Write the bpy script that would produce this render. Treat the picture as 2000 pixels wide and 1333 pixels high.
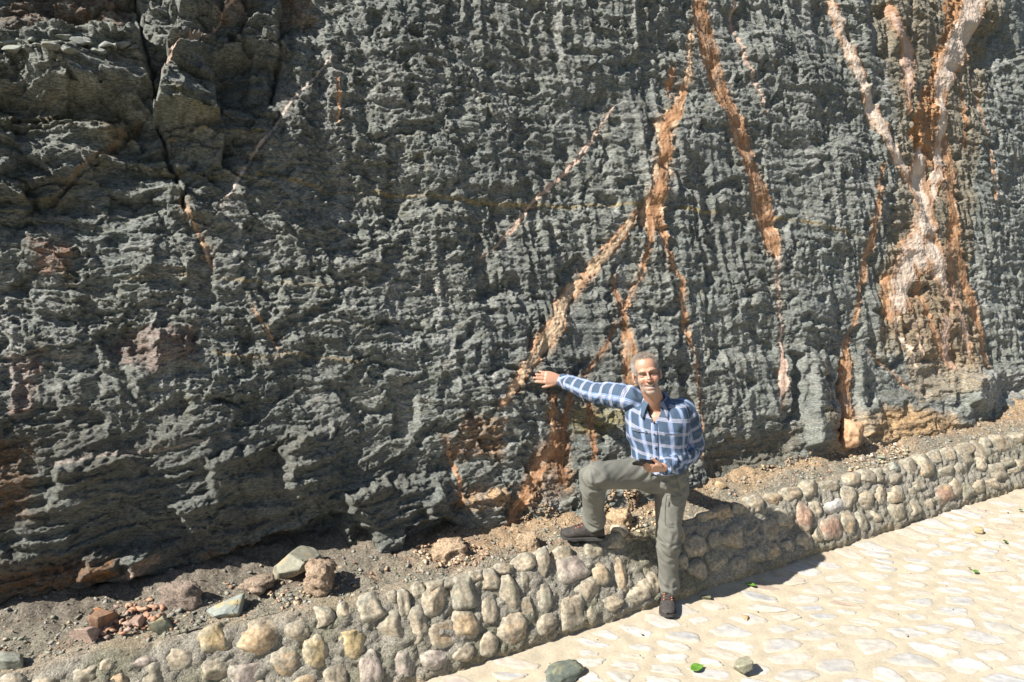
import bpy, bmesh, math, random
import numpy as np
from mathutils import Vector, Matrix

# ------------------------------------------------------------------ clear
for o in list(bpy.data.objects):
    bpy.data.objects.remove(o, do_unlink=True)
scene = bpy.context.scene
COL = scene.collection
R = math.radians

# ------------------------------------------------------------------ camera
CAM_H, PITCH, FPX = 2.44, 10.0, 1333.33       # metres, degrees down, focal length in photo pixels
cam_d = bpy.data.cameras.new('camera')
cam = bpy.data.objects.new('camera', cam_d)
COL.objects.link(cam)
cam.location = (0, 0, CAM_H)
cam.rotation_euler = (R(90 - PITCH), 0, 0)
cam_d.sensor_width = 36.0
cam_d.lens = 24.0
cam_d.clip_start = 0.05
cam_d.clip_end = 500
scene.camera = cam

# ------------------------------------------------------------------ sky and sun
SUN_AZ, SUN_EL = 29.5, 44.0        # light travels along this heading (degrees from +X towards +Y)
sd = Vector((math.cos(R(SUN_AZ)) * math.cos(R(SUN_EL)), math.sin(R(SUN_AZ)) * math.cos(R(SUN_EL)), -math.sin(R(SUN_EL))))
world = bpy.data.worlds.new('World')
scene.world = world
world.use_nodes = True
wn = world.node_tree
sky = wn.nodes.new('ShaderNodeTexSky')
sky.sky_type = 'NISHITA'
sky.sun_disc = False
sky.sun_elevation = R(SUN_EL)
ts = -sd
sky.sun_rotation = math.atan2(ts.x, ts.y)
bg = wn.nodes['Background']
bg.inputs['Strength'].default_value = 0.05
wn.links.new(sky.outputs[0], bg.inputs['Color'])
sun_d = bpy.data.lights.new('sun', 'SUN')
sun_d.energy = 5.0
sun_d.angle = R(0.53)
sun_d.color = (1.0, 0.945, 0.86)
sun = bpy.data.objects.new('sun', sun_d)
COL.objects.link(sun)
sun.location = (-6, -3, 9)
sun.rotation_euler = sd.to_track_quat('-Z', 'Y').to_euler()
scene.view_settings.view_transform = 'Standard'
scene.view_settings.look = 'None'
scene.view_settings.gamma = 1.0
scene.view_settings.use_curve_mapping = False
scene.view_settings.exposure = 1.08

# ------------------------------------------------------------------ helpers: projection
CP, SP = math.cos(R(PITCH)), math.sin(R(PITCH))
def ray(px, py):
    a = (px - 1000.0) / FPX; b = (py - 666.5) / FPX
    return np.array([a, CP - SP * b, -(CP * b + SP)])
CAMP = np.array([0, 0, CAM_H])
def at_y(px, py, Y):
    r = ray(px, py); return CAMP + r * (Y / r[1])
def at_z(px, py, Z):
    r = ray(px, py); return CAMP + r * ((Z - CAM_H) / r[2])
def at_plane(px, py, p0, n):
    r = ray(px, py); return CAMP + r * (np.dot(p0 - CAMP, n) / np.dot(r, n))

# ------------------------------------------------------------------ helpers: noise
_rng = np.random.RandomState(7)
_PERM = np.concatenate([_rng.permutation(1024)] * 3).astype(np.int32)
_ang = _rng.rand(1024) * 2 * np.pi
_GX, _GY = np.cos(_ang), np.sin(_ang)
_RA, _RB, _RC = _rng.rand(1024), _rng.rand(1024), _rng.rand(1024)
def _h(i, j, s):
    return _PERM[_PERM[(i + s * 131) & 1023] + (j & 1023)]
def gn(x, y, s=0):
    """2-D gradient noise, about -0.7..0.7"""
    xi = np.floor(x).astype(np.int32); yi = np.floor(y).astype(np.int32)
    xf = x - xi; yf = y - yi
    u = xf * xf * xf * (xf * (xf * 6 - 15) + 10); v = yf * yf * yf * (yf * (yf * 6 - 15) + 10)
    def g(a, b):
        h = _h(xi + a, yi + b, s)
        return _GX[h] * (xf - a) + _GY[h] * (yf - b)
    n0 = g(0, 0); n1 = g(1, 0); n2 = g(0, 1); n3 = g(1, 1)
    return (n0 + u * (n1 - n0)) * (1 - v) + (n2 + u * (n3 - n2)) * v
def fbm(x, y, oct=4, s=0, gain=0.5, ridged=False):
    a, t = 1.0, 0
    for k in range(oct):
        n = gn(x * 2 ** k, y * 2 ** k, s + k)
        t = t + a * ((1 - 2.6 * np.abs(n)) if ridged else n)
        a *= gain
    return t
def facets(x, y, s=0, jit=0.9):
    """angular chips: each Voronoi cell is a randomly tilted plane; returns height, F1, F2-F1, cell random"""
    xi = np.floor(x).astype(np.int32); yi = np.floor(y).astype(np.int32)
    b1 = np.full(x.shape, 9.0); b2 = np.full(x.shape, 9.0)
    hh = np.zeros(x.shape); rr = np.zeros(x.shape)
    for a in (-1, 0, 1):
        for b in (-1, 0, 1):
            h = _h(xi + a, yi + b, s)
            dx = x - (xi + a + 0.5 + jit * (_RA[h] - 0.5)); dy = y - (yi + b + 0.5 + jit * (_RB[h] - 0.5))
            d = dx * dx + dy * dy
            pl = (_GX[h] * dx + _GY[h] * dy) * (0.4 + 0.8 * _RC[h]) + (_RC[(h + 77) & 1023] - 0.5)
            m = d < b1
            b2 = np.where(m, b1, np.minimum(b2, d))
            hh = np.where(m, pl, hh); rr = np.where(m, _RA[(h + 311) & 1023], rr); b1 = np.where(m, d, b1)
    f1 = np.sqrt(b1)
    return hh, f1, np.sqrt(b2) - f1, rr
def sst(a, b, x):
    t = np.clip((x - a) / (b - a), 0, 1); return t * t * (3 - 2 * t)
def lerp(a, b, t):
    return a + (b - a) * t

# ------------------------------------------------------------------ helpers: objects
def link(name, me, mat=None, parent=None, smooth=True):
    o = bpy.data.objects.new(name, me)
    COL.objects.link(o)
    if mat is not None and len(me.materials) == 0: me.materials.append(mat)
    if parent is not None: o.parent = parent
    if smooth and len(me.polygons):
        me.polygons.foreach_set('use_smooth', np.ones(len(me.polygons), dtype=bool))
    return o
def np_mesh(name, V, F, col=None, uv=None):
    V = np.asarray(V, dtype=np.float32); F = np.asarray(F, dtype=np.int32)
    me = bpy.data.meshes.new(name)
    n, k = F.shape
    me.vertices.add(len(V)); me.vertices.foreach_set('co', V.ravel())
    me.loops.add(n * k); me.loops.foreach_set('vertex_index', F.ravel())
    me.polygons.add(n)
    me.polygons.foreach_set('loop_start', np.arange(0, n * k, k, dtype=np.int32))
    me.polygons.foreach_set('loop_total', np.full(n, k, dtype=np.int32))
    me.update(calc_edges=True)
    if col is not None:
        a = me.attributes.new('tint', 'FLOAT_COLOR', 'POINT')
        c4 = np.ones((len(V), 4), dtype=np.float32); c4[:, :3] = col
        a.data.foreach_set('color', c4.ravel())
    if uv is not None:
        l = me.uv_layers.new(name='UVMap')
        l.data.foreach_set('uv', np.asarray(uv, dtype=np.float32)[F.ravel()].ravel())
    return me
def submesh(V, F, keep, col=None):
    Fk = F[keep]; idx, inv = np.unique(Fk.ravel(), return_inverse=True)
    return V[idx], inv.reshape(Fk.shape), (None if col is None else col[idx])
def grid_faces(nu, nv):
    i = np.arange(nu * nv).reshape(nv, nu)
    return np.stack([i[:-1, :-1], i[:-1, 1:], i[1:, 1:], i[1:, :-1]], -1).reshape(-1, 4)
def tag(o, label=None, cat=None, group=None, kind=None):
    if label: o['label'] = label
    if cat: o['category'] = cat
    if group: o['group'] = group
    if kind: o['kind'] = kind
    return o
def empty(name, loc=(0, 0, 0)):
    o = bpy.data.objects.new(name, None); COL.objects.link(o); o.location = loc
    o.empty_display_size = 0.1
    return o

# ------------------------------------------------------------------ materials
def new_mat(name):
    m = bpy.data.materials.new(name); m.use_nodes = True
    nt = m.node_tree; b = nt.nodes['Principled BSDF']
    return m, nt, b
def nd(nt, t, **kw):
    n = nt.nodes.new(t)
    for k, v in kw.items(): setattr(n, k, v)
    return n
def noise_node(nt, scale, detail=6, rough=0.6, coord='Object', stretch=None):
    tc = nd(nt, 'ShaderNodeTexCoord')
    n = nd(nt, 'ShaderNodeTexNoise'); n.inputs['Scale'].default_value = scale
    n.inputs['Detail'].default_value = detail; n.inputs['Roughness'].default_value = rough
    if stretch:
        mp = nd(nt, 'ShaderNodeMapping'); mp.inputs['Scale'].default_value = stretch
        nt.links.new(tc.outputs[coord], mp.inputs[0]); nt.links.new(mp.outputs[0], n.inputs['Vector'])
    else:
        nt.links.new(tc.outputs[coord], n.inputs['Vector'])
    return n
def ramp_node(nt, src, stops):
    r = nd(nt, 'ShaderNodeValToRGB')
    el = r.color_ramp.elements
    while len(el) < len(stops): el.new(0.5)
    for e, (p, c) in zip(el, stops):
        e.position = p; e.color = (*c, 1)
    nt.links.new(src, r.inputs[0]); return r
def mix_node(nt, a, b, fac, mode='MIX'):
    m = nd(nt, 'ShaderNodeMix', data_type='RGBA', blend_type=mode)
    for s, i in ((fac, 0), (a, 6), (b, 7)):
        if isinstance(s, (int, float)): m.inputs[i].default_value = s
        elif isinstance(s, tuple): m.inputs[i].default_value = (*s, 1)
        else: nt.links.new(s, m.inputs[i])
    return m.outputs[2]
def bump_node(nt, h, strength, dist, b, prev=None):
    n = nd(nt, 'ShaderNodeBump'); n.inputs['Strength'].default_value = strength; n.inputs['Distance'].default_value = dist
    nt.links.new(h, n.inputs['Height'])
    if prev: nt.links.new(prev, n.inputs['Normal'])
    nt.links.new(n.outputs[0], b.inputs['Normal']); return n.outputs[0]
def tint_mat(name, fine=60, lo=0.72, hi=1.28, rough=0.85, bump=0.5, dist=0.01, stretch=None, spec=0.3, span=(0.3, 0.7)):
    """colour from the mesh's own mineral colours, broken up by fine noise, with fine relief"""
    m, nt, b = new_mat(name)
    at = nd(nt, 'ShaderNodeAttribute', attribute_name='tint')
    n = noise_node(nt, fine, 10, 0.78 if stretch else 0.7, stretch=stretch)
    r = ramp_node(nt, n.outputs[0], [(span[0], (lo,) * 3), (span[1], (hi,) * 3)])
    c = mix_node(nt, at.outputs[0], r.outputs[0], 1.0, 'MULTIPLY')
    nt.links.new(c, b.inputs['Base Color'])
    b.inputs['Roughness'].default_value = rough
    b.inputs['Specular IOR Level'].default_value = spec
    bump_node(nt, n.outputs[0], bump, dist, b)
    return m
def plain_mat(name, color, rough=0.6, fine=0, amt=0.15, bump=0.0, dist=0.002, metal=0.0, spec=0.4):
    m, nt, b = new_mat(name)
    b.inputs['Base Color'].default_value = (*color, 1)
    b.inputs['Roughness'].default_value = rough; b.inputs['Metallic'].default_value = metal
    b.inputs['Specular IOR Level'].default_value = spec
    if fine:
        n = noise_node(nt, fine, 6, 0.65)
        r = ramp_node(nt, n.outputs[0], [(0.3, tuple(c * (1 - amt) for c in color)), (0.7, tuple(min(1, c * (1 + amt)) for c in color))])
        nt.links.new(r.outputs[0], b.inputs['Base Color'])
        if bump: bump_node(nt, n.outputs[0], bump, dist, b)
    return m

M_ROCK = tint_mat('schist', 80, 0.42, 1.75, 0.60, 1.0, 0.030, (0.55, 0.55, 1.7), 0.5, (0.40, 0.62))
M_VEIN = tint_mat('vein_mineral', 90, 0.72, 1.25, 0.85, 0.7, 0.012)
M_DIRT = tint_mat('dry_dirt', 90, 0.5, 1.45, 0.95, 1.0, 0.02, None, 0.3, (0.38, 0.62))
M_MORTAR = tint_mat('rough_mortar', 110, 0.5, 1.45, 0.95, 1.0, 0.02, None, 0.3, (0.38, 0.62))
M_STONE = tint_mat('river_stone', 48, 0.6, 1.35, 0.8, 0.6, 0.010, None, 0.3, (0.38, 0.62))
M_COBBLE = tint_mat('worn_cobble', 30, 0.8, 1.15, 0.7, 0.35, 0.008)
M_SAND = tint_mat('sandy_mortar', 60, 0.84, 1.14, 0.95, 0.5, 0.006)

# ==================================================================== CLIFF
CL_AZ, CL_LEAN = 26.5, 16.0
CD = np.array([math.cos(R(CL_AZ)), math.sin(R(CL_AZ)), 0])
CNH = np.array([CD[1], -CD[0], 0])
CV = -CNH * math.sin(R(CL_LEAN)) + np.array([0, 0, math.cos(R(CL_LEAN))])
CN = CNH * math.cos(R(CL_LEAN)) + np.array([0, 0, math.sin(R(CL_LEAN))])
CO = np.array([0, 3.98, 0])
def w_curve(u):
    return -0.5 * 0.014 * (u - 1.0) ** 2
def to_uv(px, py):
    w = 0.0
    for _ in range(5):
        p = at_plane(px, py, CO + CN * w, CN)
        u = np.dot(p - CO, CD); v = np.dot(p - CO, CV); w = w_curve(u)
    return float(u), float(v), float(np.linalg.norm(p - CAMP))
def uvp(pts):
    return np.array([to_uv(x, y)[:2] for x, y in pts])

us = [-2.95]
while us[-1] < 14.0:
    u = us[-1]
    us.append(u + max(0.0045, (3.98 + 0.446 * u) / 682.0 * 1.22) * (1.0 if -2.75 < u < 7.6 else 4.0 if u < 9 else 14.0))
us = np.array(us)
V0 = 0.12
def vtop(u): return np.interp(u, [-2.95, 7.7, 14.0], [4.35, 5.85, 7.6])
vt = np.concatenate([np.linspace(0, 0.90, 620), np.linspace(0.90, 1.0, 32)[1:]])
NU, NV = len(us), len(vt)
U, Tg = np.meshgrid(us, vt)
Vv = V0 + Tg * (vtop(us) - V0)[None, :]
print('cliff grid', NU, NV)

def seg_dist(X, Y, P, W, along=False):
    """signed distance (negative inside) to a tapering polyline"""
    best = np.full(X.shape, 9.0); arc_ = np.zeros(X.shape); perp = np.zeros(X.shape); L0 = 0.0
    for k in range(len(P) - 1):
        ax, ay = P[k]; bx, by = P[k + 1]
        dx, dy = bx - ax, by - ay; L = dx * dx + dy * dy + 1e-12
        t = np.clip(((X - ax) * dx + (Y - ay) * dy) / L, 0, 1)
        d = np.hypot(X - ax - t * dx, Y - ay - t * dy) - lerp(W[k], W[k + 1], t) * 0.5
        m = d < best
        best = np.where(m, d, best)
        if along:
            arc_ = np.where(m, L0 + t * math.sqrt(L), arc_); perp = np.where(m, ((X - ax) * dy - (Y - ay) * dx) / math.sqrt(L), perp); L0 += math.sqrt(L)
    return (best, arc_, perp) if along else best
def poly_sd(X, Y, P):
    """signed distance to a polygon, negative inside"""
    d = np.full(X.shape, 1e9); ins = np.zeros(X.shape, dtype=bool)
    n = len(P)
    for i in range(n):
        ax, ay = P[i]; bx, by = P[(i + 1) % n]
        dx, dy = bx - ax, by - ay; L = dx * dx + dy * dy + 1e-12
        t = np.clip(((X - ax) * dx + (Y - ay) * dy) / L, 0, 1)
        d = np.minimum(d, np.hypot(X - ax - t * dx, Y - ay - t * dy))
        c = ((ay > Y) != (by > Y)) & (X < (bx - ax) * (Y - ay) / (by - ay + 1e-12) + ax)
        ins ^= c
    return np.where(ins, -d, d)
def window(P, pad):
    a = np.searchsorted(us, P[:, 0].min() - pad); b = np.searchsorted(us, P[:, 0].max() + pad)
    a, b = max(a, 0), min(b, NU - 1)
    lo, hi = (P[:, 1].min() - pad - V0), (P[:, 1].max() + pad - V0)
    c = np.searchsorted(vt, min(lo / (vtop(us[a]) - V0), lo / (vtop(us[b]) - V0))); d = np.searchsorted(vt, max(hi / (vtop(us[a]) - V0), hi / (vtop(us[b]) - V0)))
    return slice(max(c, 0), min(d, NV)), slice(max(a, 0), min(b, NU))

# domain warp shared by everything
WU = U + 0.05 * gn(U * 3, Vv * 3, 50) + 0.02 * gn(U * 9, Vv * 9, 51) + 0.008 * gn(U * 30, Vv * 30, 52)
WV = Vv + 0.05 * gn(U * 3, Vv * 3, 60) + 0.02 * gn(U * 9, Vv * 9, 61) + 0.008 * gn(U * 30, Vv * 30, 62)

def blob(px, py, rx, ry):
    """soft bump over a place named by its photo pixel, radii in metres"""
    c = to_uv(px, py)
    return np.exp(-(((U - c[0]) / rx) ** 2 + ((Vv - c[1]) / ry) ** 2))

# region masks
blocky = sst(0.16, -0.12, poly_sd(WU, WV, uvp([(-300, -150), (560, -150), (545, 110), (530, 240), (400, 400), (150, 430), (-300, 470)])))
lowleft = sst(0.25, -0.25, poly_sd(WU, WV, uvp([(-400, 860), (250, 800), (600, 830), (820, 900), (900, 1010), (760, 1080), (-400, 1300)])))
rightbase = sst(0.1, -0.1, poly_sd(WU, WV, uvp([(1380, 905), (1500, 850), (1640, 730), (1760, 690), (1850, 720), (2250, 690), (2250, 900), (1380, 1000)])))
bigvein = sst(0.15, -0.2, poly_sd(WU, WV, uvp([(1700, -50), (1960, -50), (1900, 300), (1900, 560), (1960, 720), (1720, 700), (1740, 400), (1760, 300)])))

W = w_curve(U)
W = W + 0.085 * gn(U * 0.9, Vv * 1.1, 1) + 0.055 * gn(U * 2.1, Vv * 2.4, 2)
# lower left leans out over its foot
und = sst(0.9, -0.9, U) * np.clip(1.55 - Vv, 0, 2)
W = W - 0.16 * und
# vertical pick grooves, irregular, fading in and out
leanU = WU + 0.10 * (Vv - 2.0) * sst(2.2, 0.2, Vv) * sst(3.5, -1.0, U)
gmask = np.clip(0.55 + 1.5 * gn(U * 0.8, Vv * 0.7, 5) + 0.3 * gn(U * 2.5, Vv * 1.2, 6), 0.05, 1.2) * (1 - 0.9 * blocky) * (1 - 0.75 * lowleft) * (1 - 0.8 * rightbase)
gx = leanU * 7.5 + 0.7 * gn(leanU * 3, Vv * 0.5, 8)
g = gn(gx, Vv * 0.55, 9)
groove = -np.clip(np.abs(g) * 2.4, 0, 1.0) ** 0.8 + 0.5
g2 = gn(gx * 2.3 + 5, Vv * 0.9, 10)
groove2 = -np.clip(np.abs(g2) * 2.4, 0, 1.0) + 0.5
W = W + gmask * (0.030 * groove + 0.008 * groove2)
# ragged crust standing over smoother pockets
ct = 1.0 * gn(leanU * 4.2, Vv * 1.7, 16) + 0.42 * gn(leanU * 9 + 0.5 * gn(U * 7, Vv * 7, 19), Vv * 4.5, 17) + 0.24 * gn(WU * 22, WV * 24, 18) + 0.14 * gn(U * 50, Vv * 60, 19)
crust = sst(-0.03, 0.05, ct + 0.20 + 0.3 * gn(U * 0.9, Vv * 0.9, 14))
crust_on = (0.45 + 0.55 * sst(-0.25, 0.25, gn(U * 1.1, Vv * 1.0, 13))) * (1 - 0.75 * blocky) * (1 - 0.45 * lowleft) * (1 - 0.7 * rightbase)
W = W + lerp(0.028, 0.021, sst(-0.6, 0.9, U)) * crust * crust_on
# scalloped pits inside the grooves
sc_h, sc_f, sc_e, sc_r = facets(leanU * 13, WV * 9 + 0.5 * gn(U * 4, Vv * 4, 11), 12)
W = W + gmask * 0.010 * (sc_f - 0.4) * (1 - blocky)
# broken chips at several sizes, layered along the foliation
rough = (0.5 + 0.85 * np.clip(0.5 + gn(U * 1.7, Vv * 1.9, 15), 0, 1)) * (1 - 0.3 * lowleft) * lerp(1.0, 0.55, sst(-0.6, 0.9, U))
for k, (su, sv, amp, seed) in enumerate([(3.2, 4.2, 0.034, 20), (6.5, 12, 0.019, 22), (11, 34, 0.0100, 24), (28, 74, 0.0068, 26)]):
    ca, sa = math.cos(0.5 + 0.9 * k), math.sin(0.5 + 0.9 * k)
    fx = WU * su + 0.3 * gn(U * su * 1.3, Vv * sv * 1.3, seed + 40); fy = WV * sv + 0.3 * gn(U * su * 1.3, Vv * sv * 1.3, seed + 41)
    h, f, e, r = facets(ca * fx - sa * fy, sa * fx + ca * fy, seed, 1.0)
    wgt = {0: 0.55 + 2.4 * blocky, 1: 1.0 + 1.8 * blocky, 2: 1.0 + 0.5 * blocky, 3: 1.0}[k]
    W = W + amp * wgt * rough * h
W = W + rough * (0.009 * fbm(WU * 6, WV * 7, 2, 30, ridged=True) - 0.008 + (0.0045 + 0.003 * crust) * fbm(WU * 21, WV * 36, 4, 33, 0.85) + 0.0020 * gn(U * 65, Vv * 95, 34) + 0.0012 * gn(U * 110, Vv * 150, 40))
pits = np.clip(gn(WU * 11, WV * 12, 35) - 0.22, 0, 1)
W = W - 0.045 * pits * (1 - blocky)
pit2 = sst(0.20, 0.34, gn(WU * 5.2, WV * 6.2, 31) + 0.12 * gn(WU * 24, WV * 24, 32))
W = W - 0.034 * pit2 * (1 - 0.6 * blocky) * (1 - 0.5 * lowleft)
# foliation: thin ledges along the layering, dipping gently
fol = WV + 0.055 * U + 0.03 * gn(U * 1.2, Vv * 1.5, 36) + (0.22 * U) * lowleft * -0.6
fn = gn(U * 1.1, fol * 22, 37) + 0.6 * gn(U * 2.6, fol * 55, 38)
W = W + (0.006 + 0.012 * lowleft + 0.010 * blocky) * fn
W = W + (0.009 + 0.010 * lowleft + 0.010 * blocky) * sst(-0.04, 0.04, gn(U * 1.6, fol * 15, 28) + 0.18 * gn(WU * 18, WV * 18, 29))
W = W + (0.02 + 0.06 * lowleft + 0.03 * blocky) * np.clip(gn(U * 0.8, fol * 7, 39), -0.25, 0.25)

def feature(pts, h, soft=0.012, tu=0.0, tv=0.0, rag=0.012):
    P = uvp(pts); sl = window(P, 0.2)
    x, y = U[sl], Vv[sl]
    d = poly_sd(x + 2.5 * rag * gn(x * 7, y * 7, 70) + 1.2 * rag * gn(x * 25, y * 25, 72), y + 2.5 * rag * gn(x * 7, y * 7, 71) + 1.2 * rag * gn(x * 25, y * 25, 73), P)
    sf = soft * np.clip(1.6 + 3.5 * gn(x * 5, y * 5, 74), 0.6, 4.0)
    m = sst(sf, -sf, d)
    c = P.mean(0)
    W[sl] += m * (h + tu * (x - c[0]) + tv * (y - c[1]))
    return m, sl
def crack(pts, wpx, depth, rag=0.02):
    P, Wd = vein_geo([(x, y, wpx) for x, y in pts]); sl = window(P, 0.1)
    x, y = U[sl], Vv[sl]
    d = seg_dist(x + rag * gn(x * 15, y * 15, 75), y + rag * gn(x * 15, y * 15, 76), P, Wd)
    W[sl] -= depth * sst(0.012, -0.008, d)
def vein_geo(pts):
    P, Wd = [], []
    for x, y, w in pts:
        u, v, t = to_uv(x, y); P.append((u, v)); Wd.append(w * t / FPX * 1.0)
    return np.array(P), np.array(Wd)

# upper left: joint-bounded blocks and shelves
feature([(-300, -100), (262, -100), (262, 62), (-300, 70)], -0.115, 0.02, 0, -0.10)
feature([(-300, 72), (130, 60), (268, 75), (292, 170), (250, 215), (140, 245), (-300, 260)], 0.072, 0.02, 0.05, 0.12)
feature([(60, 118), (180, 105), (262, 118), (262, 160), (215, 195), (120, 200), (70, 170)], 0.072, 0.03, -0.25, -0.35)
feature([(-300, 200), (235, 190), (240, 226), (120, 245), (-300, 240)], -0.072, 0.02)
feature([(-300, 245), (200, 235), (230, 260), (205, 300), (130, 345), (-300, 330)], 0.050, 0.02, -0.1, 0.25)
feature([(-300, 335), (120, 350), (95, 400), (50, 440), (-300, 450)], 0.014, 0.02)
feature([(262, 232), (305, 225), (345, 350), (300, 420), (110, 420), (200, 310)], -0.040, 0.02)
feature([(302, 235), (318, 160), (345, 118), (398, 108), (412, 150), (428, 240), (372, 250)], 0.18, 0.008, -0.55, -0.3)
feature([(402, 128), (470, 112), (545, 128), (536, 200), (500, 215), (430, 215)], -0.086, 0.012, 0.05, 0.1)
feature([(478, 145), (528, 138), (526, 190), (480, 205)], 0.054, 0.012, -0.2, 0)
feature([(272, -100), (548, -100), (550, 112), (470, 108), (400, 98), (340, 112), (300, 95)], 0.054, 0.014, 0.03, 0.05)
feature([(330, -60), (420, -60), (450, 40), (400, 62), (350, 45)], 0.036, 0.02, -0.3, -0.2)
feature([(548, -80), (568, -80), (572, 90), (556, 190), (540, 190)], -0.043, 0.012)
feature([(320, 262), (520, 250), (500, 300), (420, 335), (335, 320)], -0.025, 0.03, 0, 0.2)
feature([(360, 380), (412, 365), (420, 430), (372, 440)], 0.043, 0.02, -0.3, 0)
crack([(262, -40), (278, 70), (292, 120), (306, 200), (322, 300), (345, 355), (362, 410)], 3.5, 0.09, 0.03)
crack([(545, 30), (547, 120), (530, 200)], 3.5, 0.07, 0.03)
crack([(0, 262), (120, 245), (235, 240)], 6, 0.06)
crack([(100, 400), (160, 340), (225, 290), (275, 235)], 5, 0.04)
crack([(545, 225), (530, 265), (480, 330)], 5, 0.03)
# mid left: mauve hollow and shelf edges
feature([(180, 655), (235, 640), (275, 640), (300, 690), (300, 712), (225, 712)], -0.05, 0.02)
feature([(300, 655), (340, 640), (388, 640), (378, 690), (310, 705)], 0.01, 0.02, -0.5, 0)
feature([(372, 655), (470, 640), (560, 660), (480, 690), (385, 690)], -0.04, 0.03)
feature([(770, 765), (800, 745), (815, 830), (775, 860)], -0.06, 0.02)
feature([(930, 590), (1020, 565), (1010, 540), (940, 560)], -0.05, 0.025)
# low left slabs
for pts, h, tu, tv in [([(400, 900), (470, 870), (520, 880), (500, 940), (420, 960)], 0.07, -0.4, 0.3),
                       ([(560, 870), (650, 830), (690, 900), (620, 985), (560, 970)], 0.07, -0.5, 0.1),
                       ([(120, 910), (260, 890), (300, 960), (200, 1000), (90, 990)], 0.06, -0.2, 0.3),
                       ([(330, 990), (430, 960), (470, 1010), (380, 1050)], 0.05, -0.4, 0.2),
                       ([(160, 1090), (240, 1085), (225, 1130), (150, 1145)], 0.08, -0.5, 0.0),
                       ([(245, 1110), (300, 1075), (305, 1110), (255, 1150)], 0.08, -0.6, 0.2),
                       ([(680, 960), (870, 930), (900, 1010), (780, 1100), (690, 1110)], 0.10, -0.15, 0.05),
                       ([(830, 990), (870, 950), (885, 1000), (850, 1020)], 0.06, -0.6, 0.1),
                       ([(905, 975), (1000, 960), (1010, 1030), (930, 1060)], 0.05, -0.2, 0.3)]:
    feature(pts, h, 0.018, tu, tv, 0.02)
# the overhanging lip and the hollow below it
LIP = [(-500, 1235), (-200, 1215), (0, 1192), (150, 1172), (260, 1158), (330, 1140), (420, 1108), (520, 1066), (620, 1028), (700, 1005), (740, 1060), (700, 1135), (560, 1185), (-500, 1500)]
mh, slh = feature(LIP, -0.22, 0.016, 0, 0.0, 0.02)
feature([(530, 1095), (700, 1030), (730, 1065), (690, 1120), (560, 1150)], 0.10, 0.05)
feature([(795, 1030), (880, 1010), (920, 1040), (880, 1085), (800, 1095)], -0.13, 0.012)
# right of the person: undercut blocks and hollows at the foot
feature([(1380, 870), (1540, 850), (1560, 905), (1380, 960)], -0.06, 0.06)
feature([(1565, 800), (1622, 805), (1612, 860), (1570, 870)], 0.09, 0.015, -0.4, 0.0)
feature([(1545, 690), (1562, 690), (1560, 820), (1540, 820)], -0.08, 0.012)
feature([(1575, 690), (1612, 700), (1615, 800), (1570, 800)], 0.05, 0.015, -0.3, 0)
feature([(1635, 690), (1645, 700), (1650, 860), (1630, 860)], -0.10, 0.012)
feature([(1668, 690), (1700, 720), (1720, 830), (1680, 850)], 0.05, 0.02, -0.2, 0)
feature([(1860, 740), (1960, 720), (1990, 765), (1890, 800), (1862, 790)], 0.05, 0.05, -0.2, 0.3)
feature([(1880, 60), (1960, 50), (1990, 110), (1900, 140)], -0.09, 0.04)
feature([(1690, 20), (1730, 10), (1745, 120), (1700, 110)], -0.06, 0.03)
feature([(1410, 20), (1500, 10), (1520, 60), (1440, 70)], -0.04, 0.03)
W = W + 0.09 * rightbase * sst(1.25, 0.55, Vv) * sst(2.6, 4.2, U)

# ------------------------------------------------------------------ rock colours
S = lambda a, b, c: np.array([a, b, c])
nz1 = gn(U * 1.3, Vv * 1.5, 80); nz2 = gn(WU * 5, WV * 7, 81); nz3 = gn(WU * 22, WV * 30, 82); nz4 = gn(WU * 60, WV * 80, 83)
tint = np.zeros(U.shape + (3,))
tint[:] = S(0.245, 0.262, 0.242)
def paint(mask, c):
    global tint
    tint = tint + (np.asarray(c) - tint) * np.clip(mask, 0, 1)[..., None]
paint(sst(-0.1, 0.5, nz1) * 0.5, S(0.215, 0.25, 0.245))
paint(sst(0.0, 0.5, nz2) * 0.45, S(0.34, 0.355, 0.335))
paint(sst(0.05, 0.45, nz3) * 0.4, S(0.40, 0.41, 0.39))
paint(sst(0.0, -0.45, nz3 + 0.4 * nz4) * 0.55, S(0.085, 0.095, 0.088))
paint(sst(0.2, 0.5, fn + 0.3 * nz2) * 0.22, S(0.22, 0.195, 0.12))
paint(sst(0.25, 0.55, gn(WU * 6, WV * 14, 86) + 0.2 * nz1) * 0.3, S(0.24, 0.2, 0.12))
pale = sst(0.05, 0.40, gn(leanU * 8, Vv * 0.8, 87) + 0.35 * gn(WU * 20, WV * 14, 84)) * 0.55 * (1 - blocky) * (1 - 0.6 * lowleft)
paint(pale, S(0.40, 0.405, 0.39))
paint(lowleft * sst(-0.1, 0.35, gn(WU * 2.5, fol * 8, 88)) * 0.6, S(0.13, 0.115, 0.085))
paint(lowleft * 0.5, S(0.12, 0.125, 0.115))  # even darkening over the whole lower left region
paint(sst(0.1, -0.4, gn(U * 1.1, Vv * 1.4, 89)) * 0.4, S(0.14, 0.155, 0.15))
def stain(pts, c, amt=0.8, soft=0.05, seed=0):
    P = uvp(pts); sl = window(P, 0.25); x, y = WU[sl], WV[sl]
    m = sst(soft, -soft, poly_sd(x, y, P) + 0.05 * gn(x * 9, y * 16, 90 + seed)) * amt * np.clip(0.75 + 0.9 * gn(x * 25, y * 40, 92 + seed), 0, 1.1)
    tint[sl] += (np.asarray(c) - tint[sl]) * np.clip(m, 0, 1)[..., None]
stain([(-60, 860), (60, 870), (75, 1010), (-60, 1030)], S(0.22, 0.115, 0.05), 0.75, 0.05, 1)
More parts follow.
